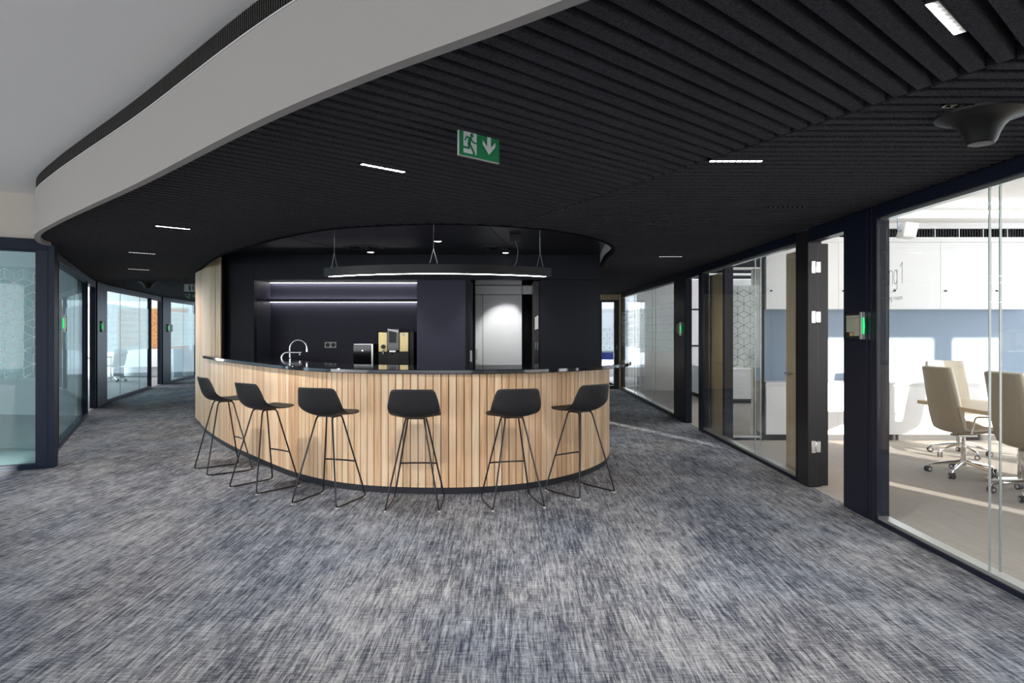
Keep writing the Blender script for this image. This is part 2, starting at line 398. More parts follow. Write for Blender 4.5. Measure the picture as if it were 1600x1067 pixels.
# wall above the glazing on the left, outer walls of the left rooms and the walls between them
mb = MB()
for a, b in zip(LW, LW[1:]): mb.wallseg(a, b, 0.1, HC, HU, 0.05)
struct('wall_left_upper', mb, 'plaster_cream', 'cream wall above the left glass partitions')
struct('wall_rooms_left', MB().box(-17.4, -17.2, 4.8, 25.2, 0, 0.2).box(-17.4, -17.2, 4.8, 25.2, 2.85, HU), 'white_paint')
def room_wall(name, p, q, m_='white_paint', label=None):
    struct(name, MB().wallseg(p, q, 0.12, 0.0, HU), m_, label)
room_wall('wall_west_room_side', (-9.6, 4.9), (-17.2, 4.9))
room_wall('wall_middle_room_near', (-7.72, 12.2), (-17.2, 13.4))
room_wall('wall_far_room_back', (-10.9, 25.0), (-17.2, 25.0))

# ------------------------------------------------------------------ slat ceiling
def inside(poly, p):
    c = False; n = len(poly); j = n-1
    for i in range(n):
        a, b = poly[i], poly[j]
        if (a.y > p.y) != (b.y > p.y) and p.x < (b.x-a.x)*(p.y-a.y)/(b.y-a.y)+a.x: c = not c
        j = i
    return c
hole = [Vector(p) for p in rim[::2]]+[Vector((1.33,10.3)), Vector((1.2,12)), Vector((0.2,14)), Vector((-1.5,15.5)), Vector((-3.5,15.6))]+[Vector(p) for p in reversed(drum[8::4])]
far_seam = SEAM_P+SEAM_D*4.45
region = [Vector(p) for p in fascia[10::2]]+[p+Vector((0.06,0)) for p in LW[2:10]]+[Vector((-3,22.5)), Vector((-3,17.9)), Vector((XW-0.06,17.9)), Vector((XW-0.06,-0.6))]
def crossings(poly, o, d):
    ts = []; n = len(poly)
    for i in range(n):
        a, b = poly[i], poly[(i+1) % n]; e = b-a; den = d.x*e.y-d.y*e.x
        if abs(den) < 1e-12: continue
        ao = a-o; t = (ao.x*e.y-ao.y*e.x)/den; u = (ao.x*d.y-ao.y*d.x)/den
        if 0 <= u < 1: ts.append(t)
    return ts
def intervals(o, d, zone):
    ts = crossings(region, o, d)+crossings(hole, o, d)
    den = d.x*SEAM_D.y-d.y*SEAM_D.x; ao = SEAM_P-o
    ts.append((ao.x*SEAM_D.y-ao.y*SEAM_D.x)/den); ts.sort(); out = []
    for a, b in zip(ts, ts[1:]):
        if b-a < 0.02: continue
        p = o+d*((a+b)/2)
        side = (p.x-SEAM_P.x)*SEAM_D.y-(p.y-SEAM_P.y)*SEAM_D.x     # > 0: right of the seam
        if (side > 0) == (zone == 'r') and inside(region, p) and not inside(hole, p):
            if out and abs(out[-1][1]-a) < 1e-6: out[-1][1] = b
            else: out.append([a, b])
    return out
PITCH, SW, SD = 0.096, 0.055, 0.085
def slat_zone(root, zone, d, n_range, base):
    nrm = Vector((-d.y, d.x)); cnt = 0
    for k in range(*n_range):
        c = base+nrm*(PITCH*k)
        ia, im, ib = (intervals(c+nrm*q, d, zone) for q in (-SW/2, 0.0, SW/2))
        for j, (t0, t1) in enumerate(im):
            if t1-t0 < 0.12: continue
            def near(iv, t, e): 
                c_ = [x[e] for x in iv if abs(x[e]-t) < 0.25]
                return min(c_, key=lambda q: abs(q-t)) if c_ else t
            a0, a1, b0, b1 = near(ia, t0, 0), near(ia, t1, 1), near(ib, t0, 0), near(ib, t1, 1)
            g = 0.012
            A = c-nrm*SW/2; B = c+nrm*SW/2
            m_ = MB().prism([A+d*(a0+g), A+d*(a1-g), B+d*(b1-g), B+d*(b0+g)], HC, HC+SD)
            part('slat', m_, 'felt', root); cnt += 1
    return cnt
cl = struct('ceiling.001', None, None, 'dark felt slat ceiling running diagonally from the curved white fascia')
cr = struct('ceiling.002', None, None, 'dark felt slat ceiling running straight across the right corridor')
DL = Vector((0.7286,0.685)).normalized()
n1 = slat_zone(cl, 'l', DL, (-8, 250), Vector((0.0,0.0)))
n2 = slat_zone(cr, 'r', Vector((1,0)), (-6, 190), Vector((0.0,0.03)))
print('slats', n1, n2)
# black void boards above the slats, one for each zone, cut round the bar recess by following the region outline
def board(root, sides):
    bm = bmesh.new(); es = []
    for loop in (region, hole):
        vs_ = [bm.verts.new((p.x, p.y, HC+SD+0.002)) for p in loop]
        es += [bm.edges.new((vs_[i], vs_[(i+1) % len(vs_)])) for i in range(len(vs_))]
    bmesh.ops.triangle_fill(bm, use_beauty=True, use_dissolve=False, edges=es)
    ext = bmesh.ops.extrude_face_region(bm, geom=bm.faces[:]); bmesh.ops.translate(bm, vec=(0,0,0.02), verts=[v for v in ext['geom'] if isinstance(v, bmesh.types.BMVert)])
    me = bpy.data.meshes.new('void_board'); bm.to_mesh(me); bm.free(); me.materials.append(M['void_black'])
    return link('void_board', me, root)
vb = board(cl, 'l'); vb['kind'] = 'structure'

# curved white fascia with the dark air slot above it
fa = struct('wall_fascia', None, None, 'curved off-white bulkhead band round the slat ceiling')
fo = fascia[6:]
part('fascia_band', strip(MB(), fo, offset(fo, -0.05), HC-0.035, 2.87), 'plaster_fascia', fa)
part('slot_board', strip(MB(), offset(fo, -0.04), offset(fo, -0.10), 2.87, HU), 'void_black', fa)
Lf = arclen(fo); fins = []
fin_me = MB().box(-0.004, 0.004, -0.012, 0.012, 0, HU-2.872).mesh('fin', 'grille_brown')
s_ = 1.2
stuff_fins = MB()
while s_ < Lf[-1]-0.05:
    p, t = at_len(fo, Lf, s_); q = p+Vector((-t.y,t.x))*-0.025
    stuff_fins.wallseg(q-t*0.004, q+t*0.004, 0.024, 2.872, HU)
    s_ += 0.022
o = part('slot_fins', stuff_fins, 'grille_brown', fa); o['kind'] = 'stuff'
part('slot_trim', strip(MB(), offset(fo, 0.004), offset(fo, -0.03), 2.868, 2.876), 'lip_grey', fa)

# ------------------------------------------------------------------ recess over the bar
rf = offset(rim, 0.0)
rw = struct('trim_1', None, None, 'light grey rim inside the round ceiling recess over the bar')
part('rim_band', strip(MB(), rim, offset(rim, -0.025), HC+0.05, HS), 'lip_grey', rw)
part('rim_edge', strip(MB(), rim, offset(rim, -0.04), HC-0.006, HC+0.05), 'void_black', rw)
sofpoly = [p for p in rim]+[Vector((1.33,10.75)), Vector((-4.6,10.75))]
struct('ceiling.003', MB().prism([(p.x,p.y) for p in sofpoly], HS, HS+0.05), 'soffit_black', 'glossy black soffit over the bar')
for k, (xa, ya, xb, yb) in enumerate(((-0.42, 6.35, 0.1, 10.25), (-2.9, 7.9, -2.2, 10.25))):
    struct('trim_%d' % (k+20), MB().wallseg((xa,ya), (xb,yb), 0.006, HS-0.002, HS+0.001), 'void_black')

# ------------------------------------------------------------------ drum: full-height oak wall, kitchen wall
SLW, SLG, SLT = 0.064, 0.0065, 0.02
def clad(root, pl, z0, z1, material='oak', s0=0.0, s1=None):
    L = arclen(pl); me = MB().box(-SLW/2, SLW/2, -SLT, 0, 0, z1-z0).mesh('slat', material)
    bm = bmesh.new(); bm.from_mesh(me); bmesh.ops.bevel(bm, geom=[e for e in bm.edges if abs(e.verts[0].co.z-e.verts[1].co.z) > 0.1 and e.verts[0].co.y < -0.01], offset=0.003, segments=1, affect='EDGES'); bm.to_mesh(me); bm.free()
    s = s0+SLW/2
    while s < (s1 or L[-1])-SLW/2:
        p, t = at_len(pl, L, s)
        link('slat', me, root, (p.x-root.location.x, p.y-root.location.y, z0), (0, 0, math.atan2(t.y, t.x))); s += SLW+SLG
dw = struct('wall_drum', None, None, 'full-height oak slat wall wrapping the left end of the bar')
rdrum = list(reversed(drum))            # runs from the far left to the bar, outside on its right-hand side
part('wall_core', strip(MB(), offset(rdrum, 0.001), offset(rdrum, 0.025), 0, HS), 'void_black', dw)
clad(dw, rdrum, 0.06, HS)
part('skirting', strip(MB(), offset(rdrum, -0.014), offset(rdrum, 0.0005), 0, 0.058), 'skirting', dw)

kw = struct('wall_kitchen', None, None, 'matt navy black panelled wall behind the bar')
xk = lambda x: (x-800)/F*YK
NX0, NX1, HD = -3.89, -1.44, 2.283
part('panel', MB().box(-4.48, NX0, YK, YK+0.1, 0, HS), 'navy_panel', kw, 0.002)
part('header_panel', MB().box(NX0+0.003, 1.33, YK, YK+0.1, HD, HS), 'navy_panel', kw, 0.002)
part('panel', MB().box(NX1+0.004, -0.70, YK, YK+0.72, 0, HD-0.004), 'navy_panel_pale', kw, 0.002, label='lighter slate panel right of the coffee machine')
part('panel', MB().box(-0.696, -0.63, YK+0.01, YK+0.72, 0, HD-0.004), 'navy_panel', kw, 0.002)
part('panel', MB().box(0.42, 1.33, YK, YK+0.1, 0, HD-0.004), 'navy_panel', kw, 0.002)
part('niche_back', MB().box(NX0, NX1, 11.0, 11.1, 0, HS), 'navy_niche_lit', kw)
part('niche_side', MB().box(NX0-0.05, NX0, YK+0.1, 11.0, 0, HS), 'navy_niche_lit', kw)
part('niche_top', MB().box(NX0, NX1, YK+0.1, 11.0, HD+0.03, HD+0.08), 'navy_panel', kw)
part('side_wall', MB().wallseg((1.29, YK+0.1), (0.9, 13.0), 0.08, 0, HS), 'navy_panel', kw)
# small room behind the open doorway
bw = struct('wall_pantry', None, None, 'white panelled wall seen through the doorway in the kitchen wall')
part('panel', MB().box(-0.62, -0.50, 11.55, 11.6, 0.0, 2.12), 'white_lacquer', bw)
part('panel', MB().box(-0.49, 0.165, 11.55, 11.6, 0.0, 2.12), 'white_lacquer', bw)
part('transom_panel', MB().box(-0.62, 0.165, 11.55, 11.6, 2.13, 2.275), 'white_lacquer', bw)
part('transom_panel', MB().box(0.175, 0.45, 11.50, 11.55, 2.13, 2.275), 'white_lacquer', bw)
part('transom_panel', MB().box(-0.62, 0.165, 11.55, 11.6, 2.29, HS), 'white_lacquer', bw)
part('backing', MB().box(-0.8, 1.0, 11.6, 11.7, 0, HS), 'void_black', bw)
part('side_panel', MB().box(-0.75, -0.62, YK+0.72, 11.6, 0, HS), 'void_black', bw)
part('side_panel', MB().box(0.18, 0.9, 11.50, 11.56, 0, 2.12), 'void_black', bw)
part('side_panel', MB().box(0.88, 0.95, YK+0.1, 11.56, 0, HS), 'void_black', bw)
part('lid', MB().box(-0.75, 0.95, YK+0.1, 11.6, HS-0.02, HS), 'void_black', bw)
dj = struct('door_1', None, None, 'open pantry door seen edge-on at the right jamb of the kitchen doorway', (0.38, YK+0.03, 0))
part('leaf', MB().box(-0.055, 0.03, 0.0, 0.75, 0.01, HD-0.02), 'lip_grey', dj)
dj.children[0].data.materials[0] = M['frame_dark']
part('hinge', MB().box(-0.035, -0.012, -0.008, 0.0, 1.53, 1.72).box(-0.008, 0.018, -0.012, 0.0, 1.54, 1.74), 'sign_white', dj, label='white hinge cover')
part('lock', MB().box(-0.03, -0.02, -0.012, 0.0, 1.22, 1.34).box(0.0, 0.012, -0.012, 0.0, 1.22, 1.34), 'black_gloss', dj, label='black door lock')

# ------------------------------------------------------------------ bar
bar = thing('curved_bar', 'curved bar front clad in upright oak slats behind the row of stools', 'bar', (-0.8, 7.6, 0))
part('carcass', strip(MB(), offset(front, 0.001), offset(front, 0.12), 0.0, 1.108), 'void_black', bar, world=True)
clad(bar, [p for p in front], 0.062, 1.108)
part('skirting', strip(MB(), offset(front, -0.012), offset(front, 0.0005), 0, 0.06), 'skirting', bar, world=True)
outer = spline([(-4.52,9.98),(-3.80,8.92),(-2.95,7.79),(-2.2,6.90),(-1.58,6.43),(-0.9,6.26),(-0.3,6.27),(0.14,6.38),(0.48,6.57),(0.88,6.92),(1.1,7.21),(1.26,7.53),(1.38,7.9),(1.43,8.25),(1.40,8.5)], 10)
inner = spline([(-4.28,10.12),(-3.55,9.65),(-2.95,8.85),(-2.4,8.1),(-1.9,7.5),(-1.35,7.2),(-0.7,7.13),(-0.2,7.16),(0.25,7.32),(0.48,7.62),(0.66,7.95),(0.78,8.25),(0.88,8.5),(1.1,8.55),(1.25,8.55)], 10)
solo('countertop', strip(MB(), outer, inner, 1.11, 1.15, True), 'counter_black', 'polished black stone top following the curved bar', 'countertop', bevel=0.006)
# lower working ledge inside the bar, carries the taps
ledge_o = offset(inner, 0.0)[8:70]; ledge_i = offset(inner, 0.62)[8:70]
inn = thing('back_bar_unit', 'black worktop unit along the inner side of the bar', 'cabinet', (-2.5, 8.6, 0))
part('body', strip(MB(), offset(inner, 0.06)[30:95], offset(inner, 0.50)[30:95], 0, 0.86), 'black_satin', inn, world=True)
part('worktop', strip(MB(), offset(inner, 0.03)[30:95], offset(inner, 0.56)[30:95], 0.86, 0.90), 'counter_black', inn, world=True)

# kitchen niche: base cabinet, worktop, shelves with light strips
kb = thing('kitchen_base_cabinet', 'dark base cabinet and worktop in the kitchen niche', 'cabinet', (-2.66, 10.65, 0))
for k in range(4):
    x = NX0+0.02+k*0.61
    part('door', MB().box(x, x+0.6, YK+0.06, YK+0.08, 0.1, 0.85), 'navy_panel', kb, world=True)
part('body', MB().box(NX0+0.01, NX1-0.01, YK+0.08, 10.99, 0, 0.86), 'black_satin', kb, world=True)
part('worktop', MB().box(NX0+0.01, NX1-0.01, YK+0.04, 10.99, 0.86, 0.90), 'counter_black', kb, world=True)
for z, lab in ((2.285, 'upper dark niche shelf with a white light strip at the back'), (1.975, 'lower dark niche shelf with a white light strip at the back')):
    sh = thing('wall_shelf', lab, 'shelf', (-2.66, 10.7, z), 0, 'lit shelves in the kitchen niche')
    part('board', MB().box(NX0+0.005, NX1-0.005, YK+0.12, 10.955, z, z+0.025), 'navy_panel', sh, world=True)
    part('light_strip', MB().box(NX0+0.01, NX1-0.01, 10.957, 10.992, z-0.004, z+0.016), 'led_shelf', sh, world=True, label='bright white light strip')

# ------------------------------------------------------------------ coffee machine, milk cooler, taps, socket
cm = thing('coffee_machine', 'gold and black coffee machine with a touch screen in the kitchen niche', 'coffee machine', (-1.80, 10.52, 0.90))
part('base', MB().box(-0.225, 0.235, -0.16, 0.36, 0, 0.30), 'black_satin', cm, 0.006)
part('upper_body', MB().box(-0.222, 0.232, -0.13, 0.36, 0.30, 0.595), 'black_gloss', cm, 0.006)
part('front_panel', MB().box(-0.225, -0.095, -0.165, -0.13, 0.295, 0.585), 'gold', cm, 0.004, label='gold front panel')
part('front_panel', MB().box(0.095, 0.225, -0.165, -0.13, 0.295, 0.585), 'gold', cm, 0.004, label='gold front panel')
part('side_panel', MB().box(0.232, 0.30, -0.10, 0.36, 0.0, 0.595), 'black_satin', cm, 0.004)
scn = part('screen', MB().box(-0.09, 0.09, -0.19, -0.13, 0.31, 0.645), 'black_gloss', cm, 0.006)
part('display', MB().box(-0.06, 0.05, -0.193, -0.189, 0.43, 0.61), 'black_plastic', scn)
part('glare_bar', MB().add([(-0.082,-0.194,0.645),(0.082,-0.194,0.615),(0.082,-0.194,0.585),(-0.082,-0.194,0.615),(-0.082,-0.19,0.645),(0.082,-0.19,0.615),(0.082,-0.19,0.585),(-0.082,-0.19,0.615)],[(0,1,2,3),(7,6,5,4),(0,4,5,1),(1,5,6,2),(2,6,7,3),(3,7,4,0)]), 'sign_white', scn, label='pale bar painted in as glare across the screen top')  # white bar modelled in as glare on the screen
part('spout', MB().box(-0.06, 0.045, -0.20, -0.13, 0.285, 0.315), 'chrome', cm, 0.004)
part('outlet', MB().lathe([(0.02, 0.0), (0.024, 0.02), (0.012, 0.04)], (0.01, -0.18, 0.25), 12), 'chrome', cm)
part('drip_tray', MB().box(-0.08, 0.08, -0.22, -0.13, 0.10, 0.115), 'black_plastic', cm)
part('cup_recess', MB().box(-0.085, 0.085, -0.163, -0.158, 0.115, 0.26), 'black_plastic', cm)
part('steam_knob', MB().lathe([(0.03,0),(0.034,0.012),(0.03,0.05)], (0,0,0), 14).xf(Matrix.Translation((-0.15,-0.165,0.37)) @ Matrix.Rotation(PI/2,4,'X')), 'black_plastic', cm)
part('steam_wand', MB().tube([(-0.15,-0.19,0.35),(-0.15,-0.20,0.30),(-0.148,-0.20,0.26)], 0.008, 8), 'chrome', cm)
part('badge', MB().lathe([(0.026,0),(0.026,0.004)], (0,0,0), 18).xf(Matrix.Translation((0.15,-0.165,0.55)) @ Matrix.Rotation(PI/2,4,'X')), 'sign_white', cm, label='round white badge')
mc = thing('milk_cooler', 'small black milk cooler with a steel edge left of the coffee machine', 'milk cooler', (-2.26, 10.52, 0.90))
part('body', MB().box(-0.15, 0.15, -0.12, 0.34, 0, 0.41), 'black_satin', mc, 0.006)
part('door', MB().box(-0.15, 0.125, -0.155, -0.12, 0.01, 0.40), 'black_gloss', mc, 0.004)
part('edge_strip', MB().box(0.126, 0.15, -0.155, -0.12, 0.0, 0.41).box(-0.14, 0.126, -0.15, -0.12, 0.402, 0.412), 'steel', mc)
part('lock_button', MB().lathe([(0.014,0),(0.012,0.008)], (0,0,0), 14).xf(Matrix.Translation((-0.01,-0.155,0.31)) @ Matrix.Rotation(PI/2,4,'X')), 'chrome', mc)
part('hose', MB().tube([(0.15,-0.10,0.25),(0.18,-0.13,0.25),(0.20,-0.13,0.262)], 0.007, 8), 'chrome', mc)
# taps stand on the ledge behind the bar top
fb = Vector((-2.96, 9.1, 0.90))
t1 = thing('kitchen_tap', 'tall chrome gooseneck tap behind the bar top', 'tap', fb, 0)
arc = [(0,0,0),(0,0,0.15),(0,0,0.30),(0,0,0.375)]+[(0.113-0.113*math.cos(a), 0, 0.375+0.113*math.sin(a)) for a in [PI*k/14 for k in range(1,15)]]+[(0.226,0,0.35),(0.226,0,0.335)]
part('neck', MB().tube(arc, 0.0095, 10), 'chrome', t1)
part('base_ring', MB().lathe([(0.025,0),(0.025,0.03),(0.014,0.04)], (0,0,0), 16), 'chrome', t1)
part('collar', MB().lathe([(0.013,0),(0.013,0.03)], (0,0,0.23), 12).lathe([(0.013,0),(0.013,0.03)], (0.226,0,0.33), 12), 'chrome', t1)
t2 = thing('spout_tap', 'low chrome tap with a straight level spout beside the gooseneck tap', 'tap', fb+Vector((-0.085,-0.07,0)), 0)
low = [(0,0,0),(0,0,0.14),(0,0,0.25)]+[(0.075-0.075*math.cos(a),0,0.25+0.075*math.sin(a)) for a in [PI/2*k/8 for k in range(1,9)]]+[(0.17,0,0.325),(0.265,0,0.325)]
part('spout', MB().tube(low, 0.014, 10), 'chrome', t2)
part('nozzle', MB().lathe([(0.01,0),(0.011,0.022)], (0.24,0,0.288), 12), 'chrome', t2)
part('base_ring', MB().lathe([(0.028,0),(0.028,0.025),(0.016,0.035)], (0,0,0), 16), 'chrome', t2)
so = thing('power_socket', 'black double power socket on the niche back wall right of the taps', 'socket', (-2.92, 10.998, 1.285))
part('plate', MB().box(-0.095,0.095,-0.012,0,-0.05,0.05), 'black_gloss', so, 0.003)
for x in (-0.045, 0.045):
    part('insert', MB().lathe([(0.034,0),(0.034,0.006),(0.026,0.006),(0.024,0.002)], (0,0,0), 18).xf(Matrix.Translation((x,-0.012,0)) @ Matrix.Rotation(PI/2,4,'X')), 'black_satin', so)
for k, x in enumerate((-0.617, -0.575)):
    solo('wall_switch', MB().box(-0.016,0.016,-0.008,0,-0.085,0.085).box(-0.010,0.010,-0.012,-0.006,-0.07,0.07), 'lip_grey', ['grey upright switch nearest the slate panel by the kitchen doorway','grey upright switch nearest the white pantry wall by the kitchen doorway'][k], 'switch', (x, YK+0.008 if k==0 else YK+0.70, 1.13), 0, 'switches beside the kitchen doorway')

# ------------------------------------------------------------------ lamps of the bar
pl = thing('pendant_lamp', 'curved black pendant light hanging over the bar', 'lamp', (-0.85, 7.62, 2.10))
cx, cy, R_ = -0.85, 7.40+2.1, 2.1
half = math.asin(1.28/2.1)
arcp = [Vector((cx+R_*math.sin(a), cy-R_*math.cos(a))) for a in [-half+2*half*k/40 for k in range(41)]]
zb = 2.128
part('housing', strip(MB(), offset(arcp,-0.035), offset(arcp,0.035), zb, zb+0.10, False), 'black_satin', pl, world=True)
part('diffuser', strip(MB(), offset(arcp,-0.022)[1:-1], offset(arcp,0.028)[1:-1], zb-0.003, zb, False), 'led_lamp', pl, world=True, label='white glowing underside')
for k, i in enumerate((2, 20, 38)):
    p = arcp[i]; t = (arcp[i+1]-arcp[i-1]).normalized()
    b = MB().tube([(p.x,p.y,zb+0.27),(p.x,p.y,HS)], 0.0022, 6)
    b.tube([(p.x,p.y,zb+0.27),(p.x-t.x*0.045,p.y-t.y*0.045,zb+0.10)], 0.0018, 6).tube([(p.x,p.y,zb+0.27),(p.x+t.x*0.045,p.y+t.y*0.045,zb+0.10)], 0.0018, 6)
    wr = part('wire', b, 'steel', pl, world=True)
    part('gripper', MB().lathe([(0.007,0),(0.007,0.05)], (p.x,p.y,zb+0.40), 10), 'chrome', pl, world=True)
    part('clip', MB().lathe([(0.008,0),(0.008,0.015)], (p.x-t.x*0.045,p.y-t.y*0.045,zb+0.10), 8).lathe([(0.008,0),(0.008,0.015)], (p.x+t.x*0.045,p.y+t.y*0.045,zb+0.10), 8), 'chrome', pl, world=True)
part('power_box', MB().box(0.0-0.03,0.115,8.1,8.22,HS-0.085,HS), 'black_plastic', pl, 0.004, world=True)
part('cord', MB().tube([(0.04,8.1,HS-0.085),(0.06,8.02,HS-0.16),(0.07,7.9,zb+0.30),(0.05,7.75,zb+0.16),(0.02,7.62,zb+0.10)], 0.004, 6), 'sign_grey', pl, world=True)
for k, (px, Y, lab) in enumerate(((579, 9.9, 'round white recessed downlight above the kitchen niche'), (790, 9.98, 'round white recessed downlight above the kitchen doorway'), (684, 8.7, 'round white recessed downlight behind the middle pendant wire'))):
    d = thing('downlight', lab, 'downlight', ((px-800)/F*Y, Y, HS-0.012), 0, 'round downlights in the bar soffit')
    part('ring', MB().lathe([(0.062,0.012),(0.062,0.0),(0.05,-0.002),(0.048,0.006)], (0,0,0), 24, False), 'black_satin', d)
    part('lens', MB().lathe([(0.05,0.001),(0.05,0.008)], (0,0,0), 24), 'led', d)
    l = bpy.data.lights.new('downlight_beam', 'SPOT'); l.energy = 45; l.spot_size = math.radians(95); l.spot_blend = 0.5; l.shadow_soft_size = 0.04; l.color = (1, 0.96, 0.9)
    lo = bpy.data.objects.new('downlight_beam', l); COL.objects.link(lo); lo.parent = d; lo.location = (0,0,-0.02)
for px, Y, lab in ((568, 9.40, 'black round swirl air diffuser beside the left downlight'), (783, 9.46, 'black round swirl air diffuser beside the downlight near the pendant power box')):
    d = thing('air_diffuser', lab, 'air diffuser', ((px-800)/F*Y, Y, HS-0.012), 0, 'air diffusers in the bar soffit')
    part('disc', MB().lathe([(0.27,0.012),(0.27,0.0),(0.02,0.0)], (0,0,0), 32), 'black_plastic', d)
    for k in range(14):
        a = 2*PI*k/14
        part('vane', MB().box(0.09,0.24,-0.012,0.012,-0.006,0.0).xf(Matrix.Rotation(a,4,'Z')), 'black_gloss', d)
# light inside the pantry
pa = thing('pantry_lamp', 'small downlight in the pantry behind the kitchen doorway', 'downlight', (-0.12, 10.95, HS-0.03))
part('ring', MB().lathe([(0.06,0.01),(0.06,0.0),(0.045,0.0)], (0,0,0), 20, False), 'black_satin', pa)
part('lens', MB().lathe([(0.045,0.001),(0.045,0.008)], (0,0,0), 20), 'led', pa)
l = bpy.data.lights.new('pantry_beam', 'SPOT'); l.energy = 70; l.spot_size = math.radians(58); l.spot_blend = 0.5; l.shadow_soft_size = 0.05
lo = bpy.data.objects.new('pantry_beam', l); COL.objects.link(lo); lo.parent = pa; lo.location = (0,0,-0.02); lo.rotation_euler = (math.radians(16),0,0)

# ------------------------------------------------------------------ bar stools
def rounded(pts, r, n=5):
    P = [Vector(p) for p in pts]; m = len(P); out = []
    for i in range(m):
        a, b, c = P[i-1], P[i], P[(i+1) % m]
        u = (a-b).normalized(); v_ = (c-b).normalized(); k = min(r, (a-b).length*0.45, (c-b).length*0.45)
        p0, p1 = b+u*k, b+v_*k
        for j in range(n+1):
            t = j/n; out.append(p0*(1-t)**2+b*2*t*(1-t)+p1*t*t)
    return out
def shell_mesh():
    prof = [(0.225,0.790),(0.20,0.782),(0.14,0.772),(0.06,0.765),(-0.02,0.762),(-0.09,0.764),(-0.14,0.775),(-0.175,0.800),(-0.20,0.845),(-0.218,0.90),(-0.236,0.96),(-0.248,1.005),(-0.253,1.022)]
    hw =   [0.150,0.192,0.208,0.214,0.218,0.222,0.224,0.223,0.218,0.208,0.196,0.184,0.160]
    up =   [0.0,0.0,0.002,0.008,0.022,0.046,0.066,0.066,0.050,0.032,0.016,0.005,-0.004]
    fw =   [0,0,0,0,0,0.004,0.014,0.030,0.045,0.052,0.052,0.048,0.044]
    nu = 14; v = []; f = []
    for (y, z), h, a, b in zip(prof, hw, up, fw):
        for k in range(nu+1):
            u = -1+2*k/nu; q = abs(u)**2.2
            v.append((h*u, y+b*q, z+a*q))
    for i in range(len(prof)-1):
        for k in range(nu): f.append((i*(nu+1)+k, i*(nu+1)+k+1, (i+1)*(nu+1)+k+1, (i+1)*(nu+1)+k))
    return MB().add(v, f, True)
def make_stool():
    r = thing('bar_stool', 'x', 'bar stool', (0,0,0), 0, 'black bar stools along the bar')
    s = part('seat_shell', shell_mesh(), 'shell_black', r)
    so_ = s.modifiers.new('thick', 'SOLIDIFY'); so_.thickness = 0.011; so_.offset = 0
    sb = s.modifiers.new('smooth', 'SUBSURF'); sb.levels = 1; sb.render_levels = 1
    for sx in (-1, 1):
        loop = rounded([(sx*0.225,-0.235,0.012),(sx*0.225,0.235,0.012),(sx*0.078,0.075,0.752),(sx*0.078,-0.075,0.752)], 0.035)
        fr = part('side_frame', MB().tube(loop, 0.0075, 8, True), 'tube_black', r)
        for y in (-0.215, 0.215):
            part('glide', MB().box(sx*0.225-0.009, sx*0.225+0.009, y-0.022, y+0.022, 0.0, 0.008), 'glide', fr)
    t = (0.33-0.012)/(0.752-0.012); xx = 0.225+(0.078-0.225)*t; yy = 0.235+(0.075-0.235)*t
    part('footrest', MB().tube([(-xx-0.004,yy,0.33),(-xx*0.85,yy+0.012,0.33),(-xx*0.4,yy+0.02,0.33),(xx*0.4,yy+0.02,0.33),(xx*0.85,yy+0.012,0.33),(xx+0.004,yy,0.33)], 0.0075, 8), 'tube_black', r)
    part('seat_mount', MB().box(-0.085,0.085,-0.07,0.07,0.751,0.760), 'tube_black', r)
    return r
def copy_tree(o, parent=None):
    c = o.copy(); COL.objects.link(c); c.parent = parent
    for ch in o.children: copy_tree(ch, c)
    return c
stools = [(-3.12,7.38,40),(-2.385,6.585,53),(-1.62,6.06,71),(-0.83,5.90,90),(0.0,5.965,105),(0.637,6.405,128)]
stl = ['black bar stool farthest left, nearest the full-height oak wall', 'black bar stool second from the full-height oak wall', 'black bar stool third from the full-height oak wall, below the power socket',
       'black bar stool seen squarely from behind, below the coffee machine', 'black bar stool below the white pantry doorway, second from the right', 'black bar stool farthest right, at the right end of the bar front']
proto = make_stool()
for i, ((x, y, a), lab) in enumerate(zip(stools, stl)):
    o = proto if i == 0 else copy_tree(proto)
    o.location = (x, y, 0.0); o.rotation_euler = (0, 0, math.radians(a-90)); o['label'] = lab

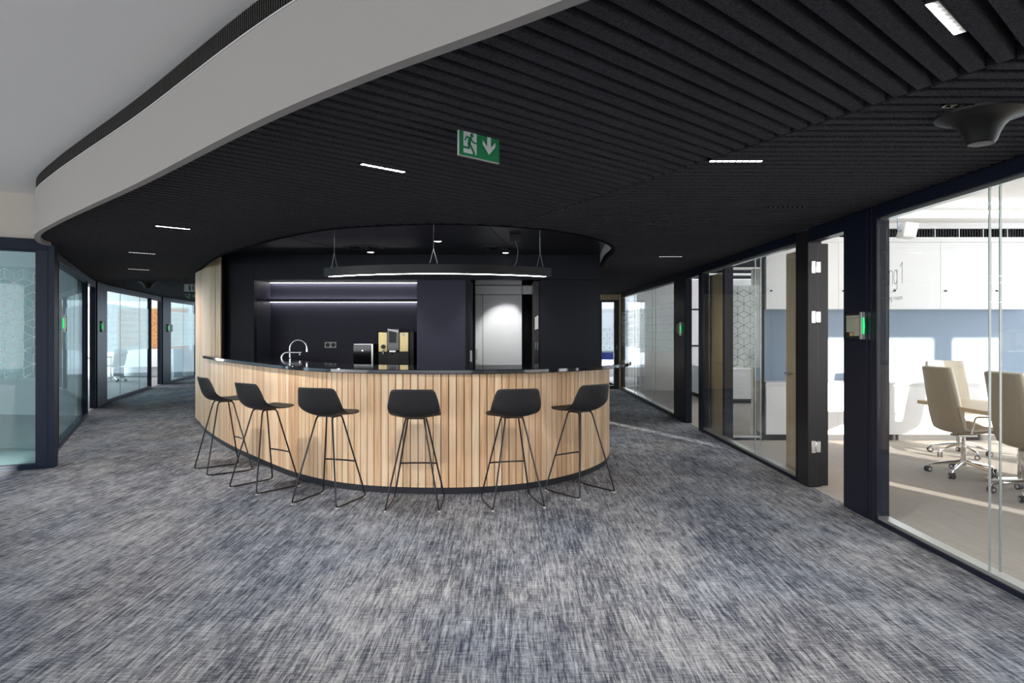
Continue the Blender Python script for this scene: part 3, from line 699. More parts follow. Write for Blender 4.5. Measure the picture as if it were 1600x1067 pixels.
# ------------------------------------------------------------------ ceiling lights in the slat gaps
def ceil_at(px, py, z=HC): 
    Y = F*(z-CH)/(HZ-py); return Vector(((px-800)/F*Y, Y))
def linear_light(p, ang, lit, lab, near=False):
    d = thing('linear_light', lab, 'ceiling light', (p.x, p.y, HC-0.004), ang, 'short linear lights in the slat ceiling')
    part('tray', MB().box(-0.155,0.155,-0.020,-0.017,0,0.04).box(-0.155,0.155,0.017,0.020,0,0.04).box(-0.155,0.155,-0.02,0.02,0.036,0.04).box(-0.155,-0.152,-0.02,0.02,0,0.04).box(0.152,0.155,-0.02,0.02,0,0.04), 'black_plastic' if near else 'black_gloss', d)
    if near: me = MB().box(-0.0165,0.0165,0.009,0.0165,-0.001,0.016).mesh('cell', lit)
    else:
        z0_ = 0.010 if lit == 'led_off' else 0.0
        me = MB().prism([(-0.016,-0.006),(-0.011,-0.014),(0.011,-0.014),(0.016,-0.006),(0.016,0.006),(0.011,0.014),(-0.011,0.014),(-0.016,0.006)], z0_, 0.016).mesh('cell', lit)
    for k in range(8):
        o = link('cell', me, d, (-0.133+0.038*k, 0, 0))
    bm_ = MB().box(-0.0012,0.0012,-0.017,0.017,0.0,0.030).mesh('louvre_blade', 'steel' if lit == 'led_off' or near else 'black_gloss')
    for k in range(9): link('louvre_blade', bm_, d, (-0.152+0.038*k, 0, 0))
    if lit in ('led', 'led_dim'):
        l = bpy.data.lights.new('linear_beam', 'SPOT'); l.energy = 35 if near else 100 if lit == 'led' else 55; l.spot_size = math.radians(165); l.spot_blend = 0.9; l.shadow_soft_size = 0.012; l.color = (1.0, 0.96, 0.92)
        lo = bpy.data.objects.new('linear_beam', l); COL.objects.link(lo); lo.parent = d; lo.location = (0,0,-0.03)
    return d
aL = math.atan2(DL.y, DL.x); nL = Vector((-DL.y, DL.x))
def snap(p, zone):
    if zone == 'l':
        q = p.dot(nL); k = round(q/PITCH-0.5)+0.5; return p+nL*(k*PITCH-q)
    k = round((p.y-0.03)/PITCH-0.5)+0.5; return Vector((p.x, k*PITCH+0.03))
for px, py, zone, lit, lab in (
    (604, 260.5, 'l', 'led', 'bright short ceiling light left of the green exit sign'),
    (268, 356, 'l', 'led', 'bright short ceiling light above the left end of the oak wall'),
    (221, 395.5, 'l', 'led_dim', 'dim short ceiling light in the left corridor, nearest the camera of its row'),
    (218, 420.5, 'l', 'led_dim', 'faint short ceiling light in the left corridor, above the black cone'),
    (224, 433, 'l', 'led_off', 'barely visible unlit short ceiling light deepest in the left corridor'),
    (1153, 248.5, 'r', 'led', 'bright short ceiling light right of the ceiling seam'),
    (1453, 35, 'l', 'led', 'large nearest ceiling light with black louvre at the top right'),
    (1540, 160, 'r', 'led_off', 'short ceiling light with pale louvres just behind the black ceiling cone'),
    (1225, 324, 'r', 'led_off', 'unlit short ceiling light above the right glass wall'),
    (1047, 401, 'r', 'led_dim', 'dim short ceiling light at the far end of the right corridor')):
    linear_light(snap(ceil_at(px, py), zone), aL if zone == 'l' else 0.0, lit, lab, px == 1453)

# ceiling cones
def cone(p, s, lab):
    d = thing('ceiling_cone', lab, 'ceiling device', (p.x, p.y, HC), 0, 'black trumpet-shaped ceiling devices')
    part('flare', MB().lathe([(0.185*s,0.0),(0.183*s,-0.012*s),(0.15*s,-0.022*s),(0.115*s,-0.036*s),(0.092*s,-0.058*s),(0.072*s,-0.095*s),(0.060*s,-0.128*s)], (0,0,0), 36, False), 'cone_black', d)
    part('cap', MB().lathe([(0.060*s,-0.124*s),(0.052*s,-0.136*s),(0.0005,-0.138*s)], (0,0,0), 36, False), 'cone_black', d)
cone(ceil_at(1533, 178), 1.0, 'black trumpet-shaped device under the slat ceiling at the upper right')
cone(ceil_at(231, 440), 1.0, 'small black trumpet-shaped device far down the left corridor ceiling')
for k, (px, py) in enumerate(((963, 438), (945, 453))):
    p = ceil_at(px, py); d = solo('sprinkler', MB().lathe([(0.035,0),(0.035,-0.01),(0.012,-0.012),(0.012,-0.04),(0.02,-0.044),(0.001,-0.046)], (0,0,0), 14, False), 'black_satin', ['small black sprinkler on the right corridor ceiling, nearer one','small black sprinkler on the right corridor ceiling, farther one'][k], 'sprinkler', (p.x,p.y,HC), 0, 'sprinklers in the right corridor')

# ------------------------------------------------------------------ exit sign
def sign_frame(o, ang): 
    u = Vector((math.cos(ang), math.sin(ang), 0)); return (Vector(o), u, Vector((0,0,1)), Vector((u.y,-u.x,0)))
e0 = Vector(ceil_at(716.5, 200)).to_3d(); YE = 3.32
p0 = Vector((( 716.4-800)/F*YE, YE, 0))
WS, HSg = 0.262, 0.128
zt = CH+(HZ-200)/F*YE
ex = thing('exit_sign', 'green emergency exit sign with running man and down arrow under the ceiling', 'sign', (p0.x, p0.y, zt-HSg))
ea = aL
ex.rotation_euler = (0,0,ea)
part('plate', MB().box(0, WS, -0.006, 0.006, 0, HSg), 'sign_green', ex)
part('edge_strip', MB().box(0, WS, -0.0065, 0.0065, -0.004, 0.0).box(-0.002, 0.0, -0.006, 0.006, -0.004, HSg), 'sign_grey', ex)
part('hanger', MB().box(0.03, 0.04, -0.003, 0.003, HSg, HSg+max(0.005, HC+0.03-zt)).box(WS-0.04, WS-0.03, -0.003, 0.003, HSg, HSg+max(0.005, HC+0.03-zt)), 'black_satin', ex)
def flat(poly, y=-0.0068, t=0.0012):
    n = len(poly); v = [(p[0], y, p[1]) for p in poly]+[(p[0], y+t, p[1]) for p in poly]
    return MB().add(v, [tuple(range(n)), tuple(reversed(range(n, 2*n)))]+[(i,(i+1)%n,(i+1)%n+n,i+n) for i in range(n)])
part('door_field', flat([(0.026,0.014),(0.110,0.014),(0.110,HSg-0.004),(0.026,HSg-0.004)]), 'sign_white', ex)
def limb(mb, pts, w_):
    for a, b in zip(pts, pts[1:]):
        A = Vector(a); B = Vector(b); d = (B-A).normalized(); e = Vector((-d.y,d.x))*w_/2; k = d*w_*0.35
        q = [A-k-e, B+k-e, B+k+e, A-k+e]; m2 = flat([(p.x,p.y) for p in q], -0.0082, 0.0012)
        mb.add(m2.v, m2.f)
    return mb
man = MB()
c = [(0.078+0.0105*math.cos(2*PI*k/14), 0.105+0.0115*math.sin(2*PI*k/14)) for k in range(14)]; m2 = flat(c, -0.0082); man.add(m2.v, m2.f)
limb(man, [(0.066,0.088),(0.061,0.060)], 0.020)
limb(man, [(0.064,0.092),(0.046,0.094),(0.036,0.076)], 0.008)
limb(man, [(0.070,0.090),(0.088,0.072),(0.108,0.071)], 0.008)
limb(man, [(0.060,0.060),(0.060,0.040),(0.026,0.040)], 0.011)
limb(man, [(0.064,0.062),(0.080,0.040),(0.094,0.018)], 0.011)
limb(man, [(0.086,0.015),(0.096,0.021)], 0.006)
part('running_man', man, 'sign_green', ex)
arw = flat([(0.150,0.098),(0.150,0.076),(0.192,0.030),(0.234,0.076),(0.234,0.098),(0.204,0.068),(0.204,0.120),(0.180,0.120),(0.180,0.068)])
part('arrow', arw, 'sign_white', ex)

# restroom sign far left
rs = thing('restroom_sign', 'grey restroom sign with two figures above a dark green arrow sign beside the oak wall', 'sign', (-5.98, 12.5, 2.06))
q = rs
part('plate', MB().box(-0.02, 0.26, -0.006, 0.006, 0.17, 0.31), 'sign_grey', rs, 0.003)
part('arrow_plate', MB().box(-0.02, 0.26, -0.006, 0.006, 0.03, 0.155), 'sign_dark_green', rs)
part('hanger', MB().box(0.0, 0.006, -0.002, 0.002, 0.30, HC-2.06).box(0.20, 0.206, -0.002, 0.002, 0.30, HC-2.06), 'black_satin', rs)
fg = MB(); limb(fg, [(0.085,0.255),(0.085,0.225)], 0.036); limb(fg, [(0.085,0.23),(0.085,0.195)], 0.024); m2 = flat([(0.085+0.013*math.cos(2*PI*k/10), 0.288+0.013*math.sin(2*PI*k/10)) for k in range(10)], -0.0082); fg.add(m2.v, m2.f)
part('figure', fg, 'black_plastic', rs)
fg = MB(); m2 = flat([(0.14,0.265),(0.16,0.265),(0.175,0.235),(0.155,0.232),(0.17,0.215),(0.156,0.192),(0.146,0.192),(0.132,0.215),(0.146,0.232),(0.128,0.235)], -0.0082); fg.add(m2.v, m2.f); m2 = flat([(0.15+0.013*math.cos(2*PI*k/10), 0.288+0.013*math.sin(2*PI*k/10)) for k in range(10)], -0.0082); fg.add(m2.v, m2.f)
part('figure', fg, 'black_plastic', rs)
ar = MB(); limb(ar, [(0.13,0.092),(0.205,0.092)], 0.012); limb(ar, [(0.165,0.125),(0.205,0.092),(0.165,0.06)], 0.012); limb(ar, [(0.0,0.12),(0.03,0.12)], 0.01); limb(ar, [(0.01,0.09),(0.05,0.07),(0.08,0.05)], 0.012); limb(ar, [(0.06,0.12),(0.08,0.11),(0.075,0.08)], 0.012)
part('arrow', ar, 'sign_grey', rs)

# ------------------------------------------------------------------ glazing helpers
def seg_frame(p, q):
    p = Vector(p).to_3d(); q = Vector(q).to_3d(); u = (q-p); L = u.length; u.normalize()
    return p, u, L, Vector((u.y, -u.x, 0))                       # last: normal to the right of p -> q
def cubes(p, u, nn, s0, s1, z0, z1, w_=0.17, width=0.005, off=0.0):
    """tumbling-block line drawing as thin strokes on the film"""
    mb = MB(); fr = (p+nn*off, u, Vector((0,0,1)), nn); s = w_/math.sqrt(3); r = 0; z = z0+s
    def clip(a, b):
        (x0,y0),(x1,y1) = a, b
        for lo, hi, ax in ((s0,s1,0),(z0,z1,1)):
            if (a[ax] < lo-1e-4 and b[ax] < lo-1e-4) or (a[ax] > hi+1e-4 and b[ax] > hi+1e-4): return None
        if min(x0,x1) < s0-1e-4 or max(x0,x1) > s1+1e-4 or min(y0,y1) < z0-1e-4 or max(y0,y1) > z1+1e-4: return None
        return a, b
    while z < z1+s:
        x = s0+(0 if r % 2 == 0 else w_/2)
        while x < s1+w_:
            V = [(x+s*math.sin(PI/3*k), z+s*math.cos(PI/3*k)) for k in range(6)]      # pointy top hexagon
            for a, b in ((V[0],V[1]),(V[1],V[2]),(V[2],V[3]),((x,z),V[1]),((x,z),V[3]),((x,z),V[5])):
                c_ = clip(a, b)
                if c_: mb.ribbon(c_[0], c_[1], width, fr)
            x += w_
        z += 1.5*s; r += 1
    return mb
def glazing(name, label, p, q, joints, gm='glass_teal', fm='frame_blue', ztop=2.39, double=False, film_z=None, fdepth=0.10, line='film_line', fd='film_frost', base_m='alu'):
    """glass partition p -> q; the lounge lies on the right of p -> q"""
    o, u, L, nn = seg_frame(p, q)
    root = struct(name, None, None, label, (o.x, o.y, 0))
    def bx(s0, s1, d0, d1, z0, z1):
        a = [o+u*s0+nn*d0, o+u*s1+nn*d0, o+u*s1+nn*d1, o+u*s0+nn*d1]
        return MB().prism([(v.x,v.y) for v in a], z0, z1)
    h = fdepth/2
    part('head_rail', bx(0, L, -h, h, ztop, HC+0.03), fm, root, 0.002, world=True)
    part('base_rail', bx(0, L, -h, h, 0, 0.035), fm, root, 0.002, world=True)
    part('base_profile', bx(0.01, L-0.01, -h+0.006, h-0.012, 0.035, 0.058), base_m, root, world=True)
    part('head_profile', bx(0.01, L-0.01, -h+0.006, h-0.03, ztop-0.02, ztop), base_m, root, world=True)
    part('end_stile', bx(0, 0.03, -h, h, 0.035, ztop), fm, root, world=True)
    part('end_stile', bx(L-0.03, L, -h, h, 0.035, ztop), fm, root, world=True)
    js = [0.03]+list(joints)+[L-0.03]
    for d in ((h-0.018, -h+0.018) if double else (0.0,)):
        for a, b in zip(js, js[1:]):
            part('pane', bx(a+0.0015, b-0.0015, d-0.005, d+0.005, 0.04, ztop-0.005), gm, root, world=True)
        for j in joints:
            part('pane_joint', bx(j-0.004, j+0.004, d-0.006, d+0.006, 0.058, ztop-0.02), 'glass_edge', root, world=True)
    if film_z:
        z0, z1, s0, s1 = film_z; d = (-h+0.018 if double else 0.0)-0.0065
        fl = part('frosted_film', bx(s0, s1, d-0.001, d, z0, z1), fd, root, world=True, label='frosted film band')
        mb = cubes(o, u, nn, s0, s1, z0, z1-0.01, off=(h-0.012 if double else 0.0056))
        pt = part('cube_lines', mb, line, fl, label='pale line drawing of stacked cubes')
        inv = Matrix.Translation((-o.x, -o.y, 0)); pt.data.transform(inv); pt['kind'] = 'stuff'
    return root

# ------------------------------------------------------------------ right glass wall
RW = 'frame_navy'
glazing('window_1', 'large clear double glass wall of the meeting room at the right edge', (XW, 5.37), (XW, -0.5), [5.37-4.10, 5.37-1.6], 'glass_clear', RW, double=True)
glazing('window_2', 'clear double glass wall between the two doors on the right', (XW, 10.25), (XW, 6.83), [10.25-8.05], 'glass_clear', RW, double=True)
glazing('window_3', 'frosted glass wall at the far end of the right corridor', (XW, 17.85), (XW, 12.0), [1.9, 3.9], 'glass_clear', RW, double=True, film_z=(1.12, 2.05, 0.04, 5.80))
# posts and jambs
def post(name, y0, y1, lab, m_=RW):
    r = struct(name, None, None, lab, (XW, (y0+y1)/2, 0))
    part('core', MB().box(XW-0.03, XW+0.05, y0, y1, 0, HC+0.02), m_, r, world=True)
    part('cover', MB().box(XW-0.055, XW-0.03, y0+0.055, y1-0.055, 0.0, HC), m_, r, 0.003, world=True)
    part('edge_profile', MB().box(XW-0.05, XW-0.03, y1-0.05, y1, 0, HC), m_, r, 0.002, world=True)
    part('edge_profile', MB().box(XW-0.05, XW-0.03, y0, y0+0.05, 0, HC), m_, r, 0.002, world=True)
post('trim_2', 5.42, 5.87, 'wide navy black post beside the open meeting room door')
post('trim_3', 11.2, 12.0, 'navy black post between the two right glass rooms')
r = struct('trim_4', None, None, 'grey stile between the post and the large glass wall', (XW, 5.35, 0))
part('stile', MB().box(XW-0.045, XW+0.04, 5.372, 5.418, 0, HC), 'frame_dark', r, world=True)
r = struct('trim_5', None, None, 'dark bronze door jamb with the hinges', (XW, 6.7, 0))
part('jamb', MB().box(XW-0.05, XW+0.05, 6.575, 6.825, 0, HC), 'frame_dark', r, 0.003, world=True)
part('jamb_rebate', MB().box(XW+0.05, XW+0.09, 6.60, 6.80, 0, HC), 'frame_dark', r, world=True)
r = struct('trim_6', None, None, 'dark jamb of the farther door on the right', (XW, 10.35, 0))
part('jamb', MB().box(XW-0.05, XW+0.05, 10.26, 10.44, 0, HC), 'frame_navy', r, 0.003, world=True)
for k, (a, b) in enumerate(((5.87, 6.575), (10.44, 11.2))):
    struct('trim_%d' % (7+k), MB().box(XW-0.05, XW+0.05, a, b, 2.36, HC+0.03), RW)
# door leaves folded back against the glass
def door(name, lab, y0, y1, hinge_y, hz):
    d = struct(name, None, None, lab, (XW+0.13, (y0+y1)/2, 0))
    part('leaf', MB().box(XW+0.11, XW+0.15, y0, y1, 0.012, 2.35), 'veneer', d, 0.002, world=True)
    far = y1 if abs(hinge_y-y0) < abs(hinge_y-y1) else y0; sg = 1 if far == y0 else -1
    hy = far+0.07*sg
    part('handle', MB().tube([(XW+0.11,hy,1.05),(XW+0.065,hy,1.05),(XW+0.06,hy+0.02*sg,1.05),(XW+0.06,hy+0.13*sg,1.05)], 0.009, 8).tube([(XW+0.11,hy,1.05),(XW+0.102,hy,1.05)], 0.026, 16), 'steel', d, world=True)
    return d
d1 = door('door_2', 'open oak veneer meeting room door folded back behind the glass', 6.63, 7.50, 6.63, None)
d2 = door('door_3', 'open oak veneer door folded back at the farther right opening', 9.68, 10.42, 10.42, None)
for z in (2.12, 1.64, 0.39):
    part('hinge', MB().box(XW-0.018, XW+0.022, 6.568, 6.576, z-0.058, z+0.058).box(XW+0.028, XW+0.07, 6.568, 6.602, z-0.052, z+0.052).tube([(XW+0.025,6.566,z-0.05),(XW+0.025,6.566,z+0.05)], 0.007, 8), 'steel', d1, 0.002, world=True, label='bright steel hinge')
part('leaf_edge', MB().box(XW+0.09, XW+0.155, 6.60, 6.629, 0.012, 2.35), 'frame_dark', d1, world=True)

# room signs with a green light
def room_sign(p, u, lab, flip=False):
    """p: lower corner, u: unit vector along the wall (left to right as seen from the lounge)"""
    s = thing('room_sign', lab, 'room sign', (p[0],p[1],p[2]), math.atan2(u[1],u[0]), 'room signs beside the glass doors')
    part('plate', MB().box(0.015, 0.255, -0.022, 0.0, 0, 0.205), 'black_plastic', s)
    part('end_bar', MB().box(0.262, 0.292, -0.034, 0.0, -0.008, 0.213), 'alu', s, 0.002)
    part('end_bar', MB().box(0.0, 0.014, -0.026, 0.0, -0.004, 0.209), 'frame_dark', s)
    part('light', MB().tube([(0.302,-0.018,0.035),(0.305,-0.018,0.10),(0.302,-0.018,0.17)], [0.006,0.010,0.006], 8), 'green_light', s, label='glowing green light strip')
    for k in range(7):
        x = 0.028+k*0.032
        mt = 'sheet_beige' if k > 3 else 'sheet_green'
        part('sheet', MB().box(x, x+0.029, -0.0245, -0.022, 0.02 if k > 3 else 0.05, 0.165), mt, s)
    part('sheet', MB().box(0.028, 0.245, -0.0242, -0.022, 0.168, 0.188), 'sheet_beige', s)
    part('sheet', MB().box(0.085, 0.145, -0.0245, -0.022, 0.018, 0.046), 'sheet_ochre', s)
    if flip:
        for c_ in s.children:
            c_.data.transform(Matrix.Translation((0.292,0,0)) @ Matrix.Diagonal((-1,1,1,1))); c_.data.flip_normals()
    return s
room_sign((XW-0.056, 5.79, 1.445), (0,-1), 'room sign with beige schedule and green light on the wide post by the hinged door')
room_sign((XW-0.056, 11.75, 1.44), (0,-1), 'room sign with green light on the far right post')

# lettering on the outer pane
GX = XW-0.04
def stroke_text():
    fr = (Vector((GX, 5.30, 0)), Vector((0,-1,0)), Vector((0,0,1)), Vector((-1,0,0)))
    mb = MB(); w_ = 0.0045
    def pl_(pts):
        for a, b in zip(pts, pts[1:]): mb.ribbon(a, b, w_, fr)
    def arcpts(cx_, cy_, rx, ry, a0, a1, n=10): return [(cx_+rx*math.cos(a0+(a1-a0)*k/n), cy_+ry*math.sin(a0+(a1-a0)*k/n)) for k in range(n+1)]
    b = 1.855; h = 0.155; xh = 0.105
    pl_([(0.0,b+h),(0.0,b),(0.05,b)])
    pl_(arcpts(0.085, b+xh/2, 0.022, xh/2, 0, 2*PI, 18))
    pl_([(0.125,b),(0.125,b+xh)]); pl_(arcpts(0.147,b+xh-0.03,0.022,0.03,PI,0)+[(0.169,b)])
    pl_(arcpts(0.207, b+xh/2, 0.022, xh/2, 0, 2*PI, 18)); pl_([(0.229,b+xh),(0.229,b-0.02)]+arcpts(0.207,b-0.02,0.022,0.024,0,-PI*0.85))
    pl_([(0.27,b+h-0.03),(0.295,b+h),(0.295,b)])
    return mb
lt = solo('room_lettering', stroke_text(), 'lettering', 'thin grey lettering Long 1 on the large glass wall', 'lettering')
tcu = bpy.data.curves.new('room_caption', 'FONT'); tcu.body = 'Meeting room'; tcu.size = 0.052; tcu.extrude = 0.0004; tcu.offset = -0.0006
to = bpy.data.objects.new('tmp_text', tcu); COL.objects.link(to)
dg = bpy.context.evaluated_depsgraph_get(); me = bpy.data.meshes.new_from_object(to.evaluated_get(dg)); bpy.data.objects.remove(to)
me.materials.clear(); me.materials.append(M['lettering'])
cap = link('room_caption', me, None, (GX-0.001, 5.30, 1.735), (PI/2, 0, -PI/2)); tag(cap, 'small grey lettering Meeting room under the Long 1 lettering', 'lettering')

# ------------------------------------------------------------------ meeting room behind the right glass wall
YC = 9.4
struct('wall_meeting_back', MB().box(3.5, 11.0, 9.78, 9.9, 0, HU), 'backsplash', 'slate blue splashback wall between the white cabinets')
seams = [3.5]+[3.79+0.703*k for k in range(0, 6)]
ulab = ['leftmost narrow white wall cabinet behind the folded oak door', 'white wall cabinet seen through the open doorway, left one', 'white wall cabinet right above the room sign post', 'white wall cabinet behind the Long 1 lettering', 'white wall cabinet left of the glass joint', 'white wall cabinet at the right edge of the picture']
llab = ['leftmost narrow white base cabinet behind the folded oak door', 'white base cabinet seen through the open doorway, left one', 'white base cabinet hidden partly by the room sign post', 'white base cabinet left of the cream chairs', 'white base cabinet behind the nearer pair of chairs', 'white base cabinet at the right edge of the picture']
for k, (a, b) in enumerate(zip(seams, seams[1:])):
    c = thing('wall_cabinet', ulab[k], 'cabinet', ((a+b)/2, 9.6, 1.81), 0, 'white wall cabinets in the meeting room')
    part('body', MB().box(a+0.001, b-0.001, YC+0.02, 9.775, 1.81, 2.73), 'white_lacquer', c, world=True)
    dr = part('door', MB().box(a+0.002, b-0.002, YC, YC+0.018, 1.812, 2.728), 'white_lacquer', c, world=True)
    kb_ = part('knob', MB().box(a+0.055, a+0.078, YC-0.02, YC, 2.05, 2.07), 'black_plastic', c, world=True)
    c = thing('base_cabinet', llab[k], 'cabinet', ((a+b)/2, 9.6, 0), 0, 'white base cabinets in the meeting room')
    part('body', MB().box(a+0.001, b-0.001, YC+0.02, 9.775, 0.08, 0.775), 'white_lacquer', c, world=True)
    part('door', MB().box(a+0.002, b-0.002, YC, YC+0.018, 0.085, 0.74), 'white_lacquer', c, world=True)
    part('plinth', MB().box(a, b, YC+0.03, 9.775, 0, 0.08), 'frame_dark', c, world=True)
solo('sideboard_top', MB().box(3.5, 7.4, YC-0.01, 9.78, 0.776, 0.80), 'white_lacquer', 'white worktop on the meeting room base cabinets', 'worktop')
struct('trim_9', MB().box(3.5, 11.0, YC+0.005, 9.78, 2.732, 2.80), 'white_lacquer')
vg = thing('vent_grille', 'long grey slotted air grille above the white wall cabinets', 'vent', (5.5, 9.45, 2.80))
part('backing', MB().box(3.5, 7.6, 9.50, 9.78, 2.802, 2.92), 'backsplash', vg, world=True)
gm_ = MB().box(-0.006, 0.006, -0.03, 0.03, 0, 0.115).mesh('fin', 'frame_dark')
gm2 = MB().box(-0.006, 0.006, -0.03, 0.03, 0, 0.115).mesh('fin', 'alu')
for k in range(110): link('fin', gm2 if k % 9 == 0 else gm_, vg, (3.52-5.5+k*0.037, 0.02, 0.003))
struct('trim_10', MB().box(3.5, 11.0, YC+0.03, 9.9, 2.922, HU), 'white_lacquer')
# side glass panel with cubes between the corridor and the cabinets
glazing('window_4', 'frosted glass side panel with cube pattern at the end of the meeting room', (3.02, 9.46), (3.48, 9.46), [], 'glass_clear', 'frame_navy', film_z=(1.0, 2.14, 0.02, 0.44), fdepth=0.08, line='film_line_dark', fd='film_frost_dense')
struct('wall_meeting_end', MB().box(XW+0.03, 3.02, 9.42, 9.5, 0, HC).box(XW+0.03, 3.5, 9.42, 9.5, HC+0.03, HU), 'frame_navy')
# linear lamp and projector
ll = thing('linear_pendant', 'long white linear lamp under the meeting room ceiling', 'lamp', (6.0, 8.0, 2.84))
part('housing', MB().box(4.40, 7.6, 7.94, 8.06, 2.865, 2.91), 'frame_navy', ll, world=True)
part('diffuser', MB().box(4.40, 7.6, 7.945, 8.055, 2.84, 2.865), 'led_dim', ll, world=True)
for x in (4.8, 6.9): part('rod', MB().tube([(x,8.0,2.91),(x,8.0,HU)], 0.006, 6), 'steel', ll, world=True)
ll.children[1].data.materials[0] = mat('led_room', (1,1,1), 0.4, emis=3.0)
pj = thing('projector', 'white wedge-shaped projector under the meeting room ceiling', 'projector', (4.78, 8.25, 2.62))
part('body', MB().add([(-0.10,-0.07,0.02),(0.06,-0.07,0.0),(0.06,0.09,0.0),(-0.10,0.09,0.02),(-0.05,-0.06,0.20),(0.11,-0.06,0.18),(0.11,0.09,0.18),(-0.05,0.09,0.20)], [(0,3,2,1),(4,5,6,7),(0,1,5,4),(1,2,6,5),(2,3,7,6),(3,0,4,7)]), 'white_lacquer', pj, 0.012)
part('bracket', MB().tube([(-0.12,0.0,0.10),(-0.12,0.0,0.38)], 0.008, 8).box(-0.12,-0.05,-0.01,0.01,0.09,0.11), 'backsplash', pj)

# meeting table
tb = thing('meeting_table', 'long oak meeting table with a steel column base', 'table', (5.15, 6.0, 0))
part('table_top', MB().box(4.52, 5.75, 3.2, 7.62, 0.70, 0.74), 'oak_pale', tb, 0.004, world=True)
for y in (4.2, 6.85):
    part('column', MB().lathe([(0.05,0.03),(0.05,0.69)], (5.13,y,0), 20), 'chrome', tb, world=True)
    part('foot', MB().box(4.78, 5.48, y-0.045, y+0.045, 0.0, 0.03), 'steel', tb, 0.006, world=True)
    part('bracket', MB().box(4.85, 5.4, y-0.05, y+0.05, 0.68, 0.70), 'steel', tb, world=True)

def make_chair(back_h=1.13, front='chair_cream', back='chair_back', w_=0.25):
    """swivel chair facing +y, origin on the floor under the column"""
    r = thing('office_chair', 'x', 'chair', (0,0,0), 0, 'cream swivel chairs')
    prof = [(0.27,0.455),(0.20,0.475),(0.08,0.468),(-0.06,0.455),(-0.15,0.47),(-0.205,0.53),(-0.235,0.64),(-0.265,0.80),(-0.295,0.96),(-0.325,back_h-0.02),(-0.33,back_h)]
    hw = [0.21,0.235,w_,w_,w_,w_,0.248,0.242,0.232,0.222,0.214]
    def surf(off, curl, zoff=0.0):
        v = []; f = []; nu = 10
        for i, ((y, z), h) in enumerate(zip(prof, hw)):
            a = Vector(prof[max(i-1,0)]); b = Vector(prof[min(i+1,len(prof)-1)]); t = (b-a).normalized(); n_ = Vector((-t.y, t.x))  # points down/back
            for k in range(nu+1):
                u = -1+2*k/nu; q = abs(u)**2.5*curl
                v.append((h*u, y-n_.x*(-off)-n_.x*q*0+ (q if i > 4 else 0)*0.9, z-n_.y*(-off)+(q if i <= 4 else 0)*0.5+zoff))
        for i in range(len(prof)-1):
            for k in range(nu): f.append((i*(nu+1)+k, i*(nu+1)+k+1, (i+1)*(nu+1)+k+1, (i+1)*(nu+1)+k))
        return MB().add(v, f, True)
    s = part('back_shell', surf(0.014, 0.05), back, r); m_ = s.modifiers.new('thick', 'SOLIDIFY'); m_.thickness = 0.02; m_.offset = 0
    s = part('cushion', surf(-0.018, 0.05), front, r); m_ = s.modifiers.new('thick', 'SOLIDIFY'); m_.thickness = 0.036; m_.offset = 0
    part('column', MB().lathe([(0.028,0.10),(0.028,0.30),(0.018,0.30),(0.018,0.425)], (0,0,0), 16), 'chrome', r)
    part('mechanism', MB().box(-0.07,0.07,-0.10,0.10,0.405,0.43), 'steel', r, 0.005)
    for sx in (-1, 1):
        part('armrest', MB().tube(rounded([(sx*0.265,0.19,0.455),(sx*0.275,0.19,0.635),(sx*0.27,-0.06,0.635),(sx*0.26,-0.10,0.455)], 0.03)[3:-3], 0.009, 8), 'chrome', r)
    for k in range(5):
        a = 2*PI*k/5+0.35; c_, s2 = math.cos(a), math.sin(a)
        part('base_arm', MB().tube([(0.02*c_,0.02*s2,0.14),(0.16*c_,0.16*s2,0.115),(0.30*c_,0.30*s2,0.085),(0.32*c_,0.32*s2,0.065)], [0.022,0.017,0.012,0.008], 8), 'chrome', r)
        cs = part('caster', MB().lathe([(0.012,-0.028),(0.03,-0.027),(0.03,-0.006),(0.012,-0.005),(0.012,0.005),(0.03,0.006),(0.03,0.027),(0.012,0.028)], (0,0,0), 16).xf(Matrix.Translation((0.32*c_,0.32*s2,0.031)) @ Matrix.Rotation(a+0.7,4,'Z') @ Matrix.Rotation(PI/2,4,'X')), 'rubber', r)
        part('hub_cap', MB().lathe([(0.017,-0.030),(0.017,0.030)], (0,0,0), 12).xf(Matrix.Translation((0.32*c_,0.32*s2,0.031)) @ Matrix.Rotation(a+0.7,4,'Z') @ Matrix.Rotation(PI/2,4,'X')), 'chrome', cs)
    return r
ch = make_chair()
spots = [(ch, 4.73, 7.15, -90, 'beige high-back swivel chair at the far left corner of the oak table'),
         (None, 4.73, 6.18, -90, 'beige high-back swivel chair cut by the right edge of the picture'),
         (None, 5.42, 8.28, 180, 'cream high-back swivel chair at the head of the oak table, facing the camera'),
         (None, 6.10, 7.75, 90, 'cream high-back swivel chair across the oak table at the picture edge')]
for o, x, y, a, lab in spots:
    o = o or copy_tree(ch)
    o.location = (x, y, 0); o.rotation_euler = (0, 0, math.radians(a)); o['label'] = lab; o['group'] = 'cream swivel chairs round the oak table'

